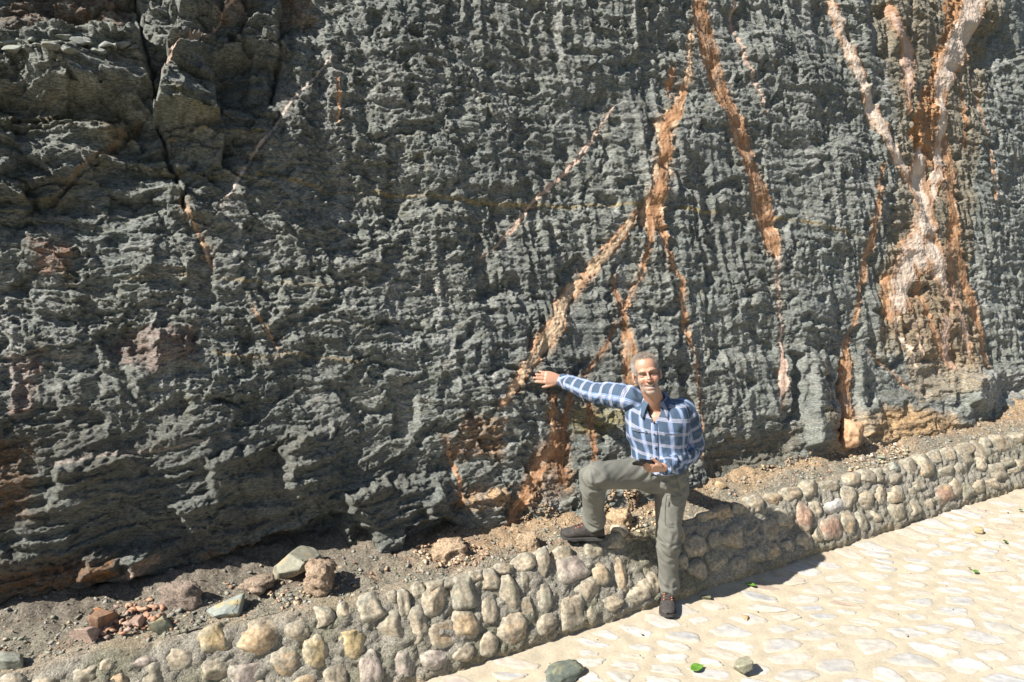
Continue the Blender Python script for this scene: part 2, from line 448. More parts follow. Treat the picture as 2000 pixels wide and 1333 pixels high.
stain([(-60, 1120), (60, 1110), (140, 1090), (230, 1095), (215, 1140), (60, 1180), (-60, 1190)], S(0.24, 0.12, 0.05), 0.75, 0.05, 2)
stain([(165, 1115), (215, 1100), (225, 1130), (180, 1150)], S(0.45, 0.22, 0.08), 0.8, 0.02, 3)
stain([(240, 1140), (300, 1090), (305, 1110), (250, 1160)], S(0.6, 0.42, 0.32), 0.8, 0.02, 4)
stain([(400, 1090), (560, 1050), (600, 1080), (480, 1130)], S(0.26, 0.13, 0.05), 0.7, 0.04, 5)
stain([(210, 660), (300, 645), (385, 640), (380, 700), (300, 722), (225, 712)], S(0.27, 0.19, 0.165), 0.8, 0.03, 6)
stain([(20, 690), (75, 690), (70, 800), (30, 820)], S(0.40, 0.27, 0.23), 0.7, 0.03, 7)
stain([(60, 470), (135, 480), (140, 545), (95, 540)], S(0.32, 0.15, 0.08), 0.7, 0.03, 8)
stain([(0, -80), (250, -80), (250, 55), (0, 60)], S(0.20, 0.13, 0.09), 0.8, 0.05, 9)
stain([(400, 10), (490, 0), (490, 50), (430, 50)], S(0.34, 0.24, 0.18), 0.7, 0.04, 10)
stain([(535, -60), (610, -60), (610, 50), (560, 45)], S(0.40, 0.27, 0.17), 0.7, 0.04, 11)
stain([(320, 215), (420, 225), (425, 250), (370, 252)], S(0.28, 0.24, 0.10), 0.6, 0.03, 12)
stain([(195, 230), (235, 235), (240, 300), (200, 305)], S(0.30, 0.21, 0.11), 0.3, 0.02, 13)
stain([(1115, 790), (1215, 800), (1215, 835), (1120, 850)], S(0.42, 0.33, 0.10), 0.6, 0.03, 14)
stain([(900, 810), (980, 820), (985, 900), (890, 900)], S(0.40, 0.20, 0.08), 0.6, 0.03, 15)
stain([(905, 965), (1000, 955), (990, 985), (920, 990)], S(0.55, 0.33, 0.16), 0.7, 0.03, 16)
stain([(1050, 860), (1120, 850), (1115, 960), (1030, 1000), (1000, 1060)], S(0.38, 0.19, 0.08), 0.55, 0.05, 17)
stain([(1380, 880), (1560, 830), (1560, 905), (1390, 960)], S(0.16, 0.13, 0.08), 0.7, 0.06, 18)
stain([(1700, 0), (1960, -30), (1905, 300), (1890, 560), (1930, 720), (1720, 690), (1720, 520), (1760, 320)], S(0.33, 0.23, 0.11), 0.5, 0.06, 19)
stain([(1735, 480), (1870, 470), (1900, 600), (1935, 715), (1830, 725), (1720, 640)], S(0.42, 0.25, 0.12), 0.35, 0.05, 27)
stain([(1840, -40), (1835, 60), (1815, 150), (1780, 210), (1768, 265), (1795, 318), (1822, 330), (1830, 200), (1890, 20), (1900, -40)], S(0.52, 0.25, 0.10), 0.95, 0.02, 20)
stain([(1640, 800), (1690, 810), (1760, 790), (1860, 830), (2250, 760), (2250, 900), (1600, 900)], S(0.52, 0.36, 0.20), 0.85, 0.06, 21)
stain([(1690, 860), (1720, 790), (1840, 810), (1840, 860)], S(0.45, 0.28, 0.13), 0.7, 0.05, 22)
stain([(1770, 700), (1900, 700), (1900, 760), (1780, 790)], S(0.42, 0.31, 0.19), 0.6, 0.06, 23)
stain([(1870, 740), (1980, 720), (1990, 770), (1900, 800)], S(0.42, 0.41, 0.40), 0.6, 0.03, 24)
stain([(1580, 800), (1625, 800), (1618, 830), (1585, 830)], S(0.42, 0.30, 0.13), 0.5, 0.03, 25)
stain([(-60, 70), (-60, 260), (200, 260), (200, 330), (-60, 430), (120, 430), (270, 250), (240, 200), (60, 190)], S(0.25, 0.2, 0.09), 0.35, 0.05, 26)
# thin ochre bedding seams
for pts, c, a in [([(500, 340), (640, 370), (760, 375), (880, 388), (1000, 400), (1100, 402), (1250, 400), (1400, 416), (1560, 430), (1700, 470)], S(0.45, 0.33, 0.13), 0.75),
                  ([(250, 550), (330, 540), (420, 545), (520, 555), (640, 560)], S(0.4, 0.31, 0.15), 0.6),
                  ([(420, 690), (520, 700), (560, 695), (700, 705)], S(0.42, 0.29, 0.12), 0.5),
                  ([(690, 545), (720, 555), (760, 560), (800, 560), (860, 568)], S(0.6, 0.55, 0.5), 0.9),
                  ([(100, 905), (200, 890), (300, 880), (400, 860), (450, 855)], S(0.5, 0.42, 0.36), 0.7),
                  ([(0, 715), (90, 700), (160, 695)], S(0.5, 0.42, 0.38), 0.5),
                  ([(320, 275), (420, 262), (520, 262)], S(0.45, 0.33, 0.12), 0.6),
                  ([(260, 330), (380, 345), (500, 345)], S(0.42, 0.34, 0.18), 0.6)]:
    P, Wd = vein_geo([(x, y, 4.5) for x, y in pts]); sl = window(P, 0.12)
    d = seg_dist(U[sl] + 0.008 * gn(U[sl] * 20, Vv[sl] * 20, 99), WV[sl] - (WV[sl] - Vv[sl]) * 0.6, P, Wd)
    m = sst(0.010, -0.004, d) * a * np.clip(0.7 + gn(U[sl] * 6, Vv[sl] * 6, 98), 0, 1)
    tint[sl] += (c - tint[sl]) * m[..., None]

CREAM, WHITE, ORNG, RUST, PINK = S(0.62, 0.46, 0.31), S(0.74, 0.61, 0.50), S(0.45, 0.25, 0.135), S(0.31, 0.17, 0.095), S(0.58, 0.42, 0.33)
# name of colour, core colour, halo amount, relief, polyline (photo x, y, width)
VEINS = [
 (ORNG, None, .6, -.020, [(1365, -20, 20), (1375, 50, 46), (1390, 120, 44), (1410, 190, 46), (1430, 230, 42), (1450, 280, 40), (1470, 340, 46), (1485, 390, 52), (1495, 440, 50), (1505, 480, 34), (1512, 502, 8)]),
 (CREAM, ORNG, .5, .030, [(1243, 410, 8), (1215, 450, 22), (1180, 495, 20), (1150, 535, 18), (1120, 565, 25), (1095, 600, 30), (1085, 640, 36), (1060, 670, 38), (1035, 705, 26), (1005, 745, 19), (985, 775, 13), (972, 795, 5)]),
 (PINK, None, .2, .004, [(1200, 205, 3), (1165, 265, 6), (1130, 310, 7), (1090, 350, 7), (1045, 390, 7), (1000, 450, 7), (975, 480, 5), (945, 500, 3)]),
 (ORNG, None, .4, -.005, [(1310, 135, 8), (1312, 160, 13), (1308, 188, 6)]),
 (ORNG, CREAM, .6, .008, [(1350, 60, 8), (1345, 120, 8), (1335, 180, 14), (1318, 220, 26), (1295, 250, 32), (1295, 300, 36), (1285, 350, 34), (1275, 400, 42), (1268, 432, 40)]),
 (ORNG, None, .6, -.01, [(1266, 432, 18), (1262, 480, 12), (1255, 520, 9), (1240, 560, 7), (1225, 590, 8), (1213, 610, 11), (1215, 640, 14), (1222, 680, 22), (1226, 748, 22)]),
 (ORNG, None, .5, -.01, [(1285, 436, 18), (1295, 480, 13), (1310, 520, 12), (1325, 550, 10), (1332, 610, 12), (1340, 660, 9), (1355, 700, 9), (1365, 780, 8), (1370, 830, 6), (1377, 900, 5)]),
 (RUST, None, .5, -.01, [(1195, 540, 4), (1205, 580, 8), (1211, 606, 9)]),
 (RUST, None, .5, -.01, [(1200, 640, 5), (1185, 665, 8), (1170, 690, 9), (1140, 735, 6)]),
 (ORNG, None, .8, -.01, [(1075, 775, 12), (1080, 840, 17), (1083, 870, 26), (1062, 900, 24), (1040, 950, 25), (1015, 1000, 17), (1000, 1058, 12)]),
 (RUST, None, .8, -.01, [(1112, 770, 9), (1103, 830, 16), (1097, 880, 26), (1100, 935, 18)]),
 (RUST, None, .7, -.01, [(1150, 765, 12), (1150, 800, 13), (1155, 860, 8), (1158, 905, 6)]),
 (PINK, None, .3, .0, [(1512, 505, 6), (1515, 560, 5), (1522, 640, 5), (1528, 690, 9), (1527, 740, 18), (1524, 780, 12), (1520, 805, 4)]),
 (PINK, None, .2, .0, [(1430, -10, 4), (1440, 60, 6), (1455, 120, 6), (1475, 170, 6), (1492, 220, 5)]),
 (WHITE, ORNG, .6, .035, [(1618, -20, 14), (1640, 50, 24), (1660, 100, 27), (1680, 160, 28), (1700, 210, 34), (1725, 260, 31), (1750, 310, 27), (1768, 334, 22), (1782, 358, 14)]),
 (WHITE, ORNG, .9, .045, [(1908, -25, 40), (1890, 40, 52), (1868, 90, 55), (1850, 130, 50), (1838, 170, 36), (1836, 220, 31), (1838, 280, 27), (1833, 330, 25), (1822, 372, 28), (1812, 400, 22)]),
 (WHITE, ORNG, .8, .030, [(1798, 298, 22), (1795, 350, 58), (1800, 400, 56), (1805, 450, 60), (1808, 482, 74), (1775, 505, 62), (1758, 540, 52), (1757, 580, 54), (1742, 615, 22)]),
 (WHITE, ORNG, .7, .015, [(1815, 490, 50), (1830, 540, 36), (1840, 570, 20), (1852, 604, 8)]),
 (PINK, ORNG, .7, .020, [(1735, 20, 14), (1750, 60, 30), (1775, 100, 40), (1768, 150, 32), (1760, 195, 18), (1763, 225, 8)]),
 (ORNG, None, .9, .01, [(1850, 280, 20), (1860, 330, 28), (1850, 400, 22), (1865, 480, 22), (1880, 530, 28), (1892, 580, 26), (1905, 620, 22), (1915, 660, 20), (1922, 705, 10)]),
 (PINK, ORNG, .5, .005, [(1836, 630, 26), (1832, 670, 32), (1846, 712, 20)]),
 (WHITE, None, .4, .0, [(1748, 622, 10), (1752, 650, 6), (1775, 690, 5), (1785, 715, 4)]),
 (PINK, None, .4, .0, [(1778, 618, 9), (1786, 655, 7), (1790, 690, 5)]),
 (ORNG, None, .7, -.012, [(1725, 318, 5), (1710, 370, 9), (1705, 420, 11), (1695, 480, 17), (1690, 530, 13), (1680, 590, 9), (1665, 650, 7), (1656, 680, 15)]),
 (ORNG, None, .8, .012, [(1655, 678, 16), (1652, 720, 25), (1656, 780, 22), (1650, 835, 26)]),
 (PINK, None, .4, .0, [(1598, 710, 5), (1610, 755, 9), (1616, 795, 8)]),
 (ORNG, None, .5, .0, [(1700, 690, 4), (1740, 720, 6), (1770, 760, 8)]),
 (S(0.56, 0.47, 0.41), None, .1, .002, [(648, 110, 2.5), (615, 150, 3.5), (580, 190, 4), (555, 225, 4.5)]),
 (S(0.56, 0.47, 0.41), None, .1, .0, [(553, 228, 4), (530, 262, 5), (505, 292, 5)]),
 (S(0.56, 0.47, 0.41), None, .1, .002, [(503, 295, 4), (480, 330, 4.5), (455, 370, 4.5), (428, 412, 4)]),
 (PINK, None, .2, .0, [(470, -5, 3), (420, 65, 4), (352, 118, 6), (332, 150, 6), (316, 175, 4)]),
 (S(0.24, 0.17, 0.11), None, .1, .0, [(272, 228, 2.5), (222, 282, 4), (150, 345, 2.5), (98, 392, 2.5)]),
 (ORNG, None, .3, .0, [(654, 160, 4), (660, 205, 6), (658, 240, 4)]),
 (ORNG, None, .4, .0, [(358, 405, 4), (378, 440, 4), (402, 495, 7), (412, 525, 4)]),
 (ORNG, None, .2, .0, [(490, 600, 3.5), (515, 640, 4), (545, 685, 3.5)]),
 (ORNG, None, .5, .0, [(868, 850, 4), (890, 900, 6), (905, 940, 8), (908, 990, 6)]),
 (ORNG, None, .3, .0, [(1915, 180, 3.5), (1930, 300, 4), (1945, 420, 3.5)]),
 (ORNG, None, .5, .0, [(1782, 520, 8), (1796, 590, 12), (1812, 650, 8), (1822, 690, 4)]),
 (PINK, ORNG, .5, .0, [(1858, 560, 10), (1866, 620, 18), (1880, 670, 12), (1890, 705, 5)]),
 (ORNG, None, .5, .0, [(1846, 330, 10), (1856, 420, 16), (1848, 500, 18), (1862, 560, 12)]),
 (ORNG, None, .5, .0, [(1735, 540, 12), (1728, 580, 18), (1736, 615, 10)]),
 (ORNG, None, .6, .0, [(1875, 150, 5), (1880, 230, 9), (1884, 290, 5)]),
]
def box_blur(A, n):
    for ax in (0, 1):
        c = np.cumsum(np.concatenate([np.repeat(A.take([0], ax), n + 1, ax), A, np.repeat(A.take([-1], ax), n, ax)], ax), ax)
        L = A.shape[ax]
        A = (c.take(np.arange(2 * n + 1, 2 * n + 1 + L), ax) - c.take(np.arange(0, L), ax)) / (2 * n + 1)
    return A
Wsm = box_blur(box_blur(W, 5), 5)
VID = np.full(U.shape, -1, dtype=np.int16)
vn = 0.016 * gn(U * 14, Vv * 14, 100) + 0.010 * gn(U * 35, Vv * 35, 101) + 0.006 * gn(U * 80, Vv * 80, 102)
vc1 = gn(U * 26, Vv * 20, 103); vc2 = gn(U * 70, Vv * 60, 104); vc3 = gn(U * 9, Vv * 6, 105)
tintb = tint.copy()
for k, (c, edge, halo, rel, pts) in enumerate(VEINS):
    P, Wd = vein_geo(pts); sl = window(P, 0.2)
    x, y = U[sl] + 0.35 * (WU[sl] - U[sl]), Vv[sl] + 0.35 * (WV[sl] - Vv[sl])
    Wm = max(Wd)
    d, arc_, perp = seg_dist(x, y, P, Wd, True)
    d = d + vn[sl] * np.clip(Wm / 0.05, 0.3, 1.25)
    strk = gn(arc_ * 5 + 3.7 * k, perp * 75, 106) + 0.6 * gn(arc_ * 14, perp * 150, 107)
    # rust halo soaked into the rock beside the vein
    hm = sst(0.06, 0.0, d) * halo * 0.7 * np.clip(0.55 + 1.4 * vc3[sl] + 0.6 * vc1[sl], 0, 1)
    tint[sl] += (S(0.38, 0.19, 0.075) - tint[sl]) * hm[..., None]
    ins = d < 0
    VID[sl][ins] = k
    cc = np.zeros(d.shape + (3,)); cc[:] = c
    if edge is not None:
        em = np.clip(sst(-0.20 * Wm, -0.02 * Wm, d + 0.22 * Wm * (0.6 * vc1[sl] + 1.4 * vc3[sl] + 1.0 * strk)), 0, 1) * 0.85
        cc += (edge - cc) * em[..., None]
    elif c is ORNG:
        em = sst(0.08, 0.5, strk + 0.4 * vc1[sl]) * 0.7
        cc += (CREAM - cc) * em[..., None]
        em = sst(0.05, -0.45, vc1[sl] * 0.5 + vc3[sl]) * 0.6
        cc += (RUST - cc) * em[..., None]
    cc *= (1 + 0.3 * vc2[sl] + 0.15 * vc1[sl] + 0.35 * strk)[..., None]
    gl = np.clip(sst(0.12, 0.34, vc3[sl] + 0.5 * vc1[sl]), 0, 1)[..., None] * (0.08 if edge is not None else 0.35)
    cc = cc + (tintb[sl] - cc) * gl
    tint[sl] = np.where(ins[..., None], cc, tint[sl])
    W[sl] = np.where(ins, lerp(W[sl], Wsm[sl], (0.8 if Wm > 0.07 else 0.6) * sst(0.004, -0.012, d)), W[sl])
    W[sl] += 0.22 * rel * sst(0.010, -0.02, d) + np.where(ins, 0.005 * vc1[sl] + 0.006 * vc2[sl] + 0.004 * strk, 0)
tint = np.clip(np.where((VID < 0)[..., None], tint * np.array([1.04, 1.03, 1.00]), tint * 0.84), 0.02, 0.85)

CX = CO[None, None] + U[..., None] * CD + Vv[..., None] * CV + W[..., None] * CN
# keep the wall calm where a palm lies on it
def cliff_w(u, v):
    i = min(max(np.searchsorted(us, u), 2), NU - 3); j = min(max(np.searchsorted(vt, (v - V0) / (vtop(u) - V0)), 2), NV - 3)
    return float(W[j - 2:j + 3, i - 2:i + 3].max())
def cliff_pt(px, py, out=0.0):
    u, v, t = to_uv(px, py)
    for _ in range(4):
        w = cliff_w(u, v); p = at_plane(px, py, CO + CN * (w + out), CN)
        u = np.dot(p - CO, CD); v = np.dot(p - CO, CV)
    return p
VX = CX.reshape(-1, 3); TX = tint.reshape(-1, 3); VI = VID.reshape(-1)
FX = grid_faces(NU, NV)
fv = VI[FX]
fid = np.where((fv >= 0).sum(1) >= 2, fv.max(1), -1)
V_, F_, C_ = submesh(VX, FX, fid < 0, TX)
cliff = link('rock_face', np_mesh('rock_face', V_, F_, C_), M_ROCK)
tag(cliff, 'grey green rough rock face with vertical grooves and orange veins', kind='structure')
for k in range(len(VEINS)):
    keep = fid == k
    if keep.sum() < 6: continue
    V_, F_, C_ = submesh(VX, FX, keep, TX)
    link('mineral_vein', np_mesh('mineral_vein', V_, F_, C_), M_VEIN, cliff)
del VX, TX, FX, fv

#@@PART2
# ==================================================================== KERB WALL, LEDGE, ROAD
K0 = np.array([-0.357, 3.287, 0.0]); KD = np.array([0.8873, 0.4612, 0]); KN = np.array([0.4612, -0.8873, 0])
KH, KB = 0.45, 0.22
ZUP = np.array([0, 0, 1.0])
KF = (-KN * KB + ZUP * KH); KL = np.linalg.norm(KF); KF = KF / KL          # up the battered face
KX = np.cross(KD, KF)                                                       # out of the face
if KX[1] > 0: KX = -KX
def kerb_e(s): return np.where(s < 0, 0.09 * np.abs(s), 0.0)
def kerb_pt(s, f, out=0.0):
    s = np.asarray(s, float); f = np.asarray(f, float)
    return K0 + s[..., None] * KD - kerb_e(s)[..., None] * KN + f[..., None] * KF + np.asarray(out)[..., None] * KX
def proj(p):
    d = np.asarray(p) - CAMP
    zc = CP * d[1] - SP * d[2]; yc = -(CP * d[2] + SP * d[1])
    return np.array([1000 + FPX * d[0] / zc, 666.5 + FPX * yc / zc])
def to_kerb(px, py):
    e = 0.0
    for _ in range(4):
        p = at_plane(px, py, K0 - KN * e, KX)
        s = np.dot(p - K0, KD); e = float(kerb_e(s))
    return float(s), float(np.dot(p - (K0 + s * KD - e * KN), KF))

def ico(sub):
    bm = bmesh.new(); bmesh.ops.create_icosphere(bm, subdivisions=sub, radius=1.0)
    v = np.array([x.co[:] for x in bm.verts]); f = np.array([[a.index for a in p.verts] for p in bm.faces]); bm.free()
    return v, f
ICO = {k: ico(k) for k in (1, 2, 3, 4)}
def n3(v, f, s):
    return (gn(v[:, 0] * f + 3.1, v[:, 1] * f + 7.7, s) + gn(v[:, 1] * f + 1.3, v[:, 2] * f + 9.2, s + 1) + gn(v[:, 2] * f + 5.3, v[:, 0] * f + 2.2, s + 2)) / 1.7
rnd = random.Random(11)
def stone_shape(seed, size, sub=3, expo=2.6, angular=0, lump=0.16, flat_noise=0.03):
    """a worn or broken stone: superellipsoid, random cut planes, lumps"""
    v, f = ICO[sub]; rg = np.random.RandomState(seed)
    p = v / (np.abs(v) ** expo).sum(1, keepdims=True) ** (1 / expo)
    p = p * (1 + lump * n3(v, 1.3, seed % 700)[:, None])
    for _ in range(angular):
        n = rg.normal(size=3); n /= np.linalg.norm(n); d = (0.45 if angular < 4 else 0.34) + 0.4 * rg.rand()
        o = p @ n - d
        p = p - np.clip(o, 0, None)[:, None] * n * (0.97 if angular > 3 else 0.8)
    p = p * (1 + flat_noise * n3(v, 4.5, seed % 700 + 9)[:, None] * 2 + 0.5 * flat_noise * n3(v, 11, seed % 700 + 19)[:, None])
    return p * np.asarray(size), f
def stone_tint(p, base, seed, size, stainc=None):
    n1 = n3(p / size, 1.6, seed % 600 + 31); n2 = n3(p / size, 6.0, seed % 600 + 41)
    c = np.asarray(base)[None] * (1 + 0.35 * n1 + 0.3 * n2)[:, None]
    if stainc is not None:
        m = sst(0.0, 0.45, n3(p / size, 1.9, seed % 600 + 51))[:, None] * 0.8
        c = c + (np.asarray(stainc) - c) * m
    return np.clip(c * 0.96, 0.02, 0.8)

kerb = empty('kerb_wall', tuple(kerb_pt(2.0, 0.0)))
tag(kerb, 'low sloping kerb wall of rounded river stones set in rough grey mortar', 'wall')
KERB_LOC = np.array(kerb.location)
# mortar bed
ss = np.arange(-3.0, 8.2, 0.016); ff = np.concatenate([np.arange(-0.03, KL, 0.014), KL + np.arange(0.0, 0.12, 0.014)])
SG, FG = np.meshgrid(ss, ff)
over = np.clip(FG - KL, 0, None)
P = kerb_pt(SG, np.minimum(FG, KL)) - over[..., None] * KN
crown = sst(KL - 0.07, KL + 0.02, FG) * 0.02
hgt = 0.022 * gn(SG * 5, FG * 6, 201) + 0.022 * fbm(SG * 15, FG * 15, 4, 203, 0.7) - 0.030 * sst(0.06, 0.0, np.abs(FG - 0.02)) - crown
KTOP_SHIFT = 0.02 * gn(SG * 1.7, SG * 0 + 3.3, 209)
P = P + (hgt * sst(-0.03, 0.02, FG) )[..., None] * KX + (sst(0.1, KL, FG) * KTOP_SHIFT)[..., None] * ZUP
c = np.zeros(SG.shape + (3,)); c[:] = S(0.36, 0.335, 0.28)
mm = sst(-0.1, 0.4, gn(SG * 3, FG * 4, 211))[..., None]; c += (S(0.22, 0.215, 0.15) - c) * mm * 0.8
mm = sst(1.5, 4.0, SG)[..., None] * 0.45; c += (S(0.38, 0.35, 0.29) - c) * mm
mm = sst(0.10, 0.0, FG + 0.06 * gn(SG * 6, FG * 6, 212))[..., None] * 0.7; c += (S(0.52, 0.42, 0.27) - c) * mm
mm = sst(KL - 0.05, KL + 0.05, FG + 0.1 * gn(SG * 5, FG * 5, 213))[..., None] * 0.5; c += (S(0.40, 0.31, 0.21) - c) * mm
c *= 0.95 * (1 + 0.5 * gn(SG * 40, FG * 40, 214))[..., None]
me = np_mesh('mortar', P.reshape(-1, 3) - KERB_LOC, grid_faces(len(ss), len(ff)), np.clip(c, .03, .8).reshape(-1, 3))
link('mortar', me, M_MORTAR, kerb)

# stones of the kerb: photo centre, width, height, turn (degrees)
KS = []
def kz(x0, y0, sc, rows):
    for r in rows:
        KS.append((x0 + r[0] / sc, y0 + r[1] / sc, r[2] / sc, r[3] / sc, r[4] if len(r) > 4 else 0, r[5] if len(r) > 5 else None))
kz(600, 950, 2.857, [(80, 740, 130, 115), (215, 690, 100, 90), (365, 675, 160, 140), (478, 615, 60, 70), (540, 650, 70, 150), (620, 565, 70, 85), (725, 645, 150, 175),
    (870, 590, 135, 175), (1020, 535, 125, 135), (1125, 590, 100, 195, 8), (1225, 530, 80, 115), (1210, 420, 130, 100), (1325, 430, 95, 160), (1485, 445, 185, 175, 0, 'pink'), (1635, 480, 105, 140, -15, 'tan'),
    (1570, 580, 130, 130), (1745, 490, 75, 210, -10, 'tan'), (1880, 440, 80, 130, -15), (1705, 645, 100, 130), (1465, 680, 145, 215), (1235, 685, 100, 165, -5), (1325, 620, 85, 190, -5), (1155, 790, 175, 180),
    (1330, 770, 120, 110), (1015, 690, 95, 160), (880, 770, 150, 140, 0, 'orange'), (760, 820, 140, 150, 0, 'orange'), (610, 775, 125, 220, 10), (470, 785, 140, 195), (250, 860, 150, 195, 8, 'yellow'), (50, 930, 130, 190, 0, 'yellow'),
    (160, 1060, 140, 150), (350, 1010, 150, 220, 0, 'pink'), (535, 995, 150, 170, 0, 'pink'), (715, 955, 155, 130, 0, 'pink'), (870, 930, 130, 100), (1010, 875, 110, 120), (1580, 710, 60, 75), (1600, 355, 95, 90), (1420, 325, 110, 80),
    (1710, 315, 130, 90), (1845, 580, 150, 130), (800, 480, 110, 55, -10), (930, 470, 90, 60), (705, 515, 110, 60), (1095, 432, 100, 60, -20), (1930, 540, 70, 130)])
kz(0, 1000, 2.857, [(480, 905, 130, 90), (640, 935, 190, 90, 0, 'orange'), (600, 855, 90, 60), (800, 835, 160, 70, -10, 'pink'), (990, 815, 200, 120), (835, 915, 160, 120), (1190, 890, 180, 150), (1385, 900, 200, 150, 0, 'pink'), (1215, 700, 200, 140, 0, 'yellow'),
    (1445, 705, 250, 180, -8, 'orange'), (1660, 670, 145, 135), (1800, 595, 140, 120), (1755, 790, 150, 190), (1585, 850, 165, 165), (1700, 950, 150, 90, 0, 'orange'), (250, 960, 130, 90), (60, 965, 150, 110)])
kz(1300, 800, 2.501, [(525, 430, 80, 60, 0, 'tan'), (615, 405, 90, 70, 0, 'tan'), (715, 388, 90, 80), (805, 374, 75, 55), (915, 340, 80, 65), (985, 335, 75, 85), (1050, 325, 60, 80), (1125, 275, 45, 50, 0, 'green'), (1125, 340, 60, 50), (1200, 280, 50, 85),
    (1265, 280, 85, 125), (1325, 225, 70, 60), (1385, 220, 55, 70), (1465, 190, 80, 60), (1465, 240, 90, 60), (1535, 200, 55, 100, -20), (1570, 165, 40, 60), (1640, 165, 80, 85, -20, 'tan'), (1700, 185, 50, 70, -10), (1725, 140, 50, 70), (1370, 300, 75, 75),
    (1440, 300, 65, 85), (1545, 265, 50, 80), (1615, 228, 50, 75), (1675, 255, 60, 45), (1615, 305, 90, 80), (1735, 265, 45, 55, 0, 'tan'), (1700, 300, 80, 32), (1520, 370, 80, 90), (1590, 360, 60, 70), (1640, 370, 50, 40), (1415, 385, 70, 100), (1470, 390, 55, 80),
    (1360, 412, 100, 90, 0, 'red'), (1240, 365, 60, 55), (1205, 405, 55, 50), (1120, 418, 80, 85, 0, 'tan'), (1045, 420, 60, 95), (980, 440, 70, 95), (895, 430, 75, 110, -8), (820, 470, 100, 95, 0, 'white'), (730, 485, 65, 90), (670, 525, 75, 150, -20, 'red'), (575, 545, 75, 120),
    (510, 580, 80, 140, -22), (425, 580, 90, 100), (335, 630, 130, 140), (240, 630, 65, 75), (145, 665, 110, 110), (245, 730, 100, 120), (360, 760, 80, 95), (435, 710, 80, 95), (520, 690, 75, 85, 0, 'orange'), (600, 680, 60, 75), (675, 645, 75, 95), (740, 620, 50, 75),
    (805, 580, 100, 115, 0, 'red'), (890, 550, 70, 125, -8), (960, 545, 60, 100), (1030, 520, 60, 75), (1130, 500, 70, 90), (1210, 480, 70, 75), (1290, 455, 60, 60), (290, 500, 90, 65, 0, 'orange'), (370, 460, 80, 60), (440, 455, 70, 80), (200, 490, 90, 45, 0, 'tan'),
    (85, 745, 45, 80), (150, 785, 90, 110), (70, 600, 40, 100)])
KCOL = {None: [S(.36, .305, .225), S(.32, .275, .205), S(.39, .325, .235), S(.30, .265, .20), S(.41, .35, .26)], 'pink': [S(.37, .31, .265), S(.35, .305, .265)], 'tan': [S(.41, .325, .225)],
        'orange': [S(.40, .30, .19)], 'yellow': [S(.45, .35, .19)], 'green': [S(.28, .30, .26)], 'red': [S(.36, .235, .17)], 'white': [S(.50, .48, .45)]}
extra_s = []
rk = random.Random(5)
# beyond the picture's edges the wall goes on
for s_ in np.arange(-2.9, -1.75, 0.13):
    for f_ in (0.08, 0.2, 0.32, 0.43):
        extra_s.append((s_ + rk.uniform(-.03, .03) + 0.06 * (f_ > .1 and f_ < .3), f_ + rk.uniform(-.02, .02), rk.uniform(.04, .055), rk.uniform(.04, .055)))
for s_ in np.arange(-1.7, -0.4, 0.14):
    for f_ in (0.05, 0.17):
        extra_s.append((s_ + rk.uniform(-.03, .03) + 0.06 * (f_ > .1), f_ + rk.uniform(-.02, .02), rk.uniform(.045, .06), rk.uniform(.045, .06)))
for s_ in np.arange(6.35, 8.0, 0.16):
    for f_ in (0.07, 0.19, 0.31, 0.43):
        extra_s.append((s_ + rk.uniform(-.03, .03), f_ + rk.uniform(-.02, .02), rk.uniform(.05, .07), rk.uniform(.045, .06)))
def kerb_stone(s, f, a, b, turn, colname, seed):
    th = 0.62 * min(a, b) + 0.012
    p, fc = stone_shape(seed, (a * 1.10, b * 1.09, th), 4 if seed < 700 else 3, rk.choice([2.3, 2.7, 3.2]), rk.choice([1, 2, 3, 3]), 0.34, 0.05)
    ct, st = math.cos(R(turn)), math.sin(R(turn))
    p = np.stack([p[:, 0] * ct - p[:, 1] * st, p[:, 0] * st + p[:, 1] * ct, p[:, 2]], 1)
    c0 = kerb_pt(s, f, -0.50 * th)
    base = rk.choice(KCOL[colname])
    stn = rk.choice([None, S(.36, .30, .22), S(.44, .31, .18), S(.26, .25, .2), S(.25, .245, .17)])
    col = stone_tint(p, base, seed, np.array([a, b, th]), stn)
    smear = sst(0.35, 0.95, np.hypot(p[:, 0] / a, p[:, 1] / b) * 0.8 + 0.5 * n3(p / max(a, b), 3.0, seed % 500 + 3))[:, None] * 0.75
    col = col + (S(.26, .25, .205) - col) * smear
    Pw = c0 + p[:, :1] * KD + p[:, 1:2] * KF + p[:, 2:3] * KX
    link('stone', np_mesh('stone', Pw - KERB_LOC, fc, col), M_STONE, kerb)
seen = []
for i, (x, y, w, h, turn, cn) in enumerate(KS):
    s, f = to_kerb(x, y)
    q0 = proj(kerb_pt(s, f)); qs = proj(kerb_pt(s + 0.02, f)); qf = proj(kerb_pt(s, f + 0.02))
    a = 0.5 * w / (np.linalg.norm(qs - q0) / 0.02); b = 0.5 * h / (np.linalg.norm(qf - q0) / 0.02)
    if any(abs(s - t[0]) < 0.75 * max(a, t[2]) and abs(f - t[1]) < 0.75 * max(b, t[3]) for t in seen): continue
    seen.append((s, f, a, b))
    kerb_stone(s, min(f, KL - 0.01), a, b, turn, cn, 100 + i)
for i, (s, f, a, b) in enumerate(extra_s):
    if any(abs(s - t[0]) < 0.8 * (a + t[2]) and abs(f - t[1]) < 0.8 * (b + t[3]) for t in seen): continue
    seen.append((s, f, a, b))
    kerb_stone(s, f, a, b, rk.uniform(-15, 15), None, 700 + i)

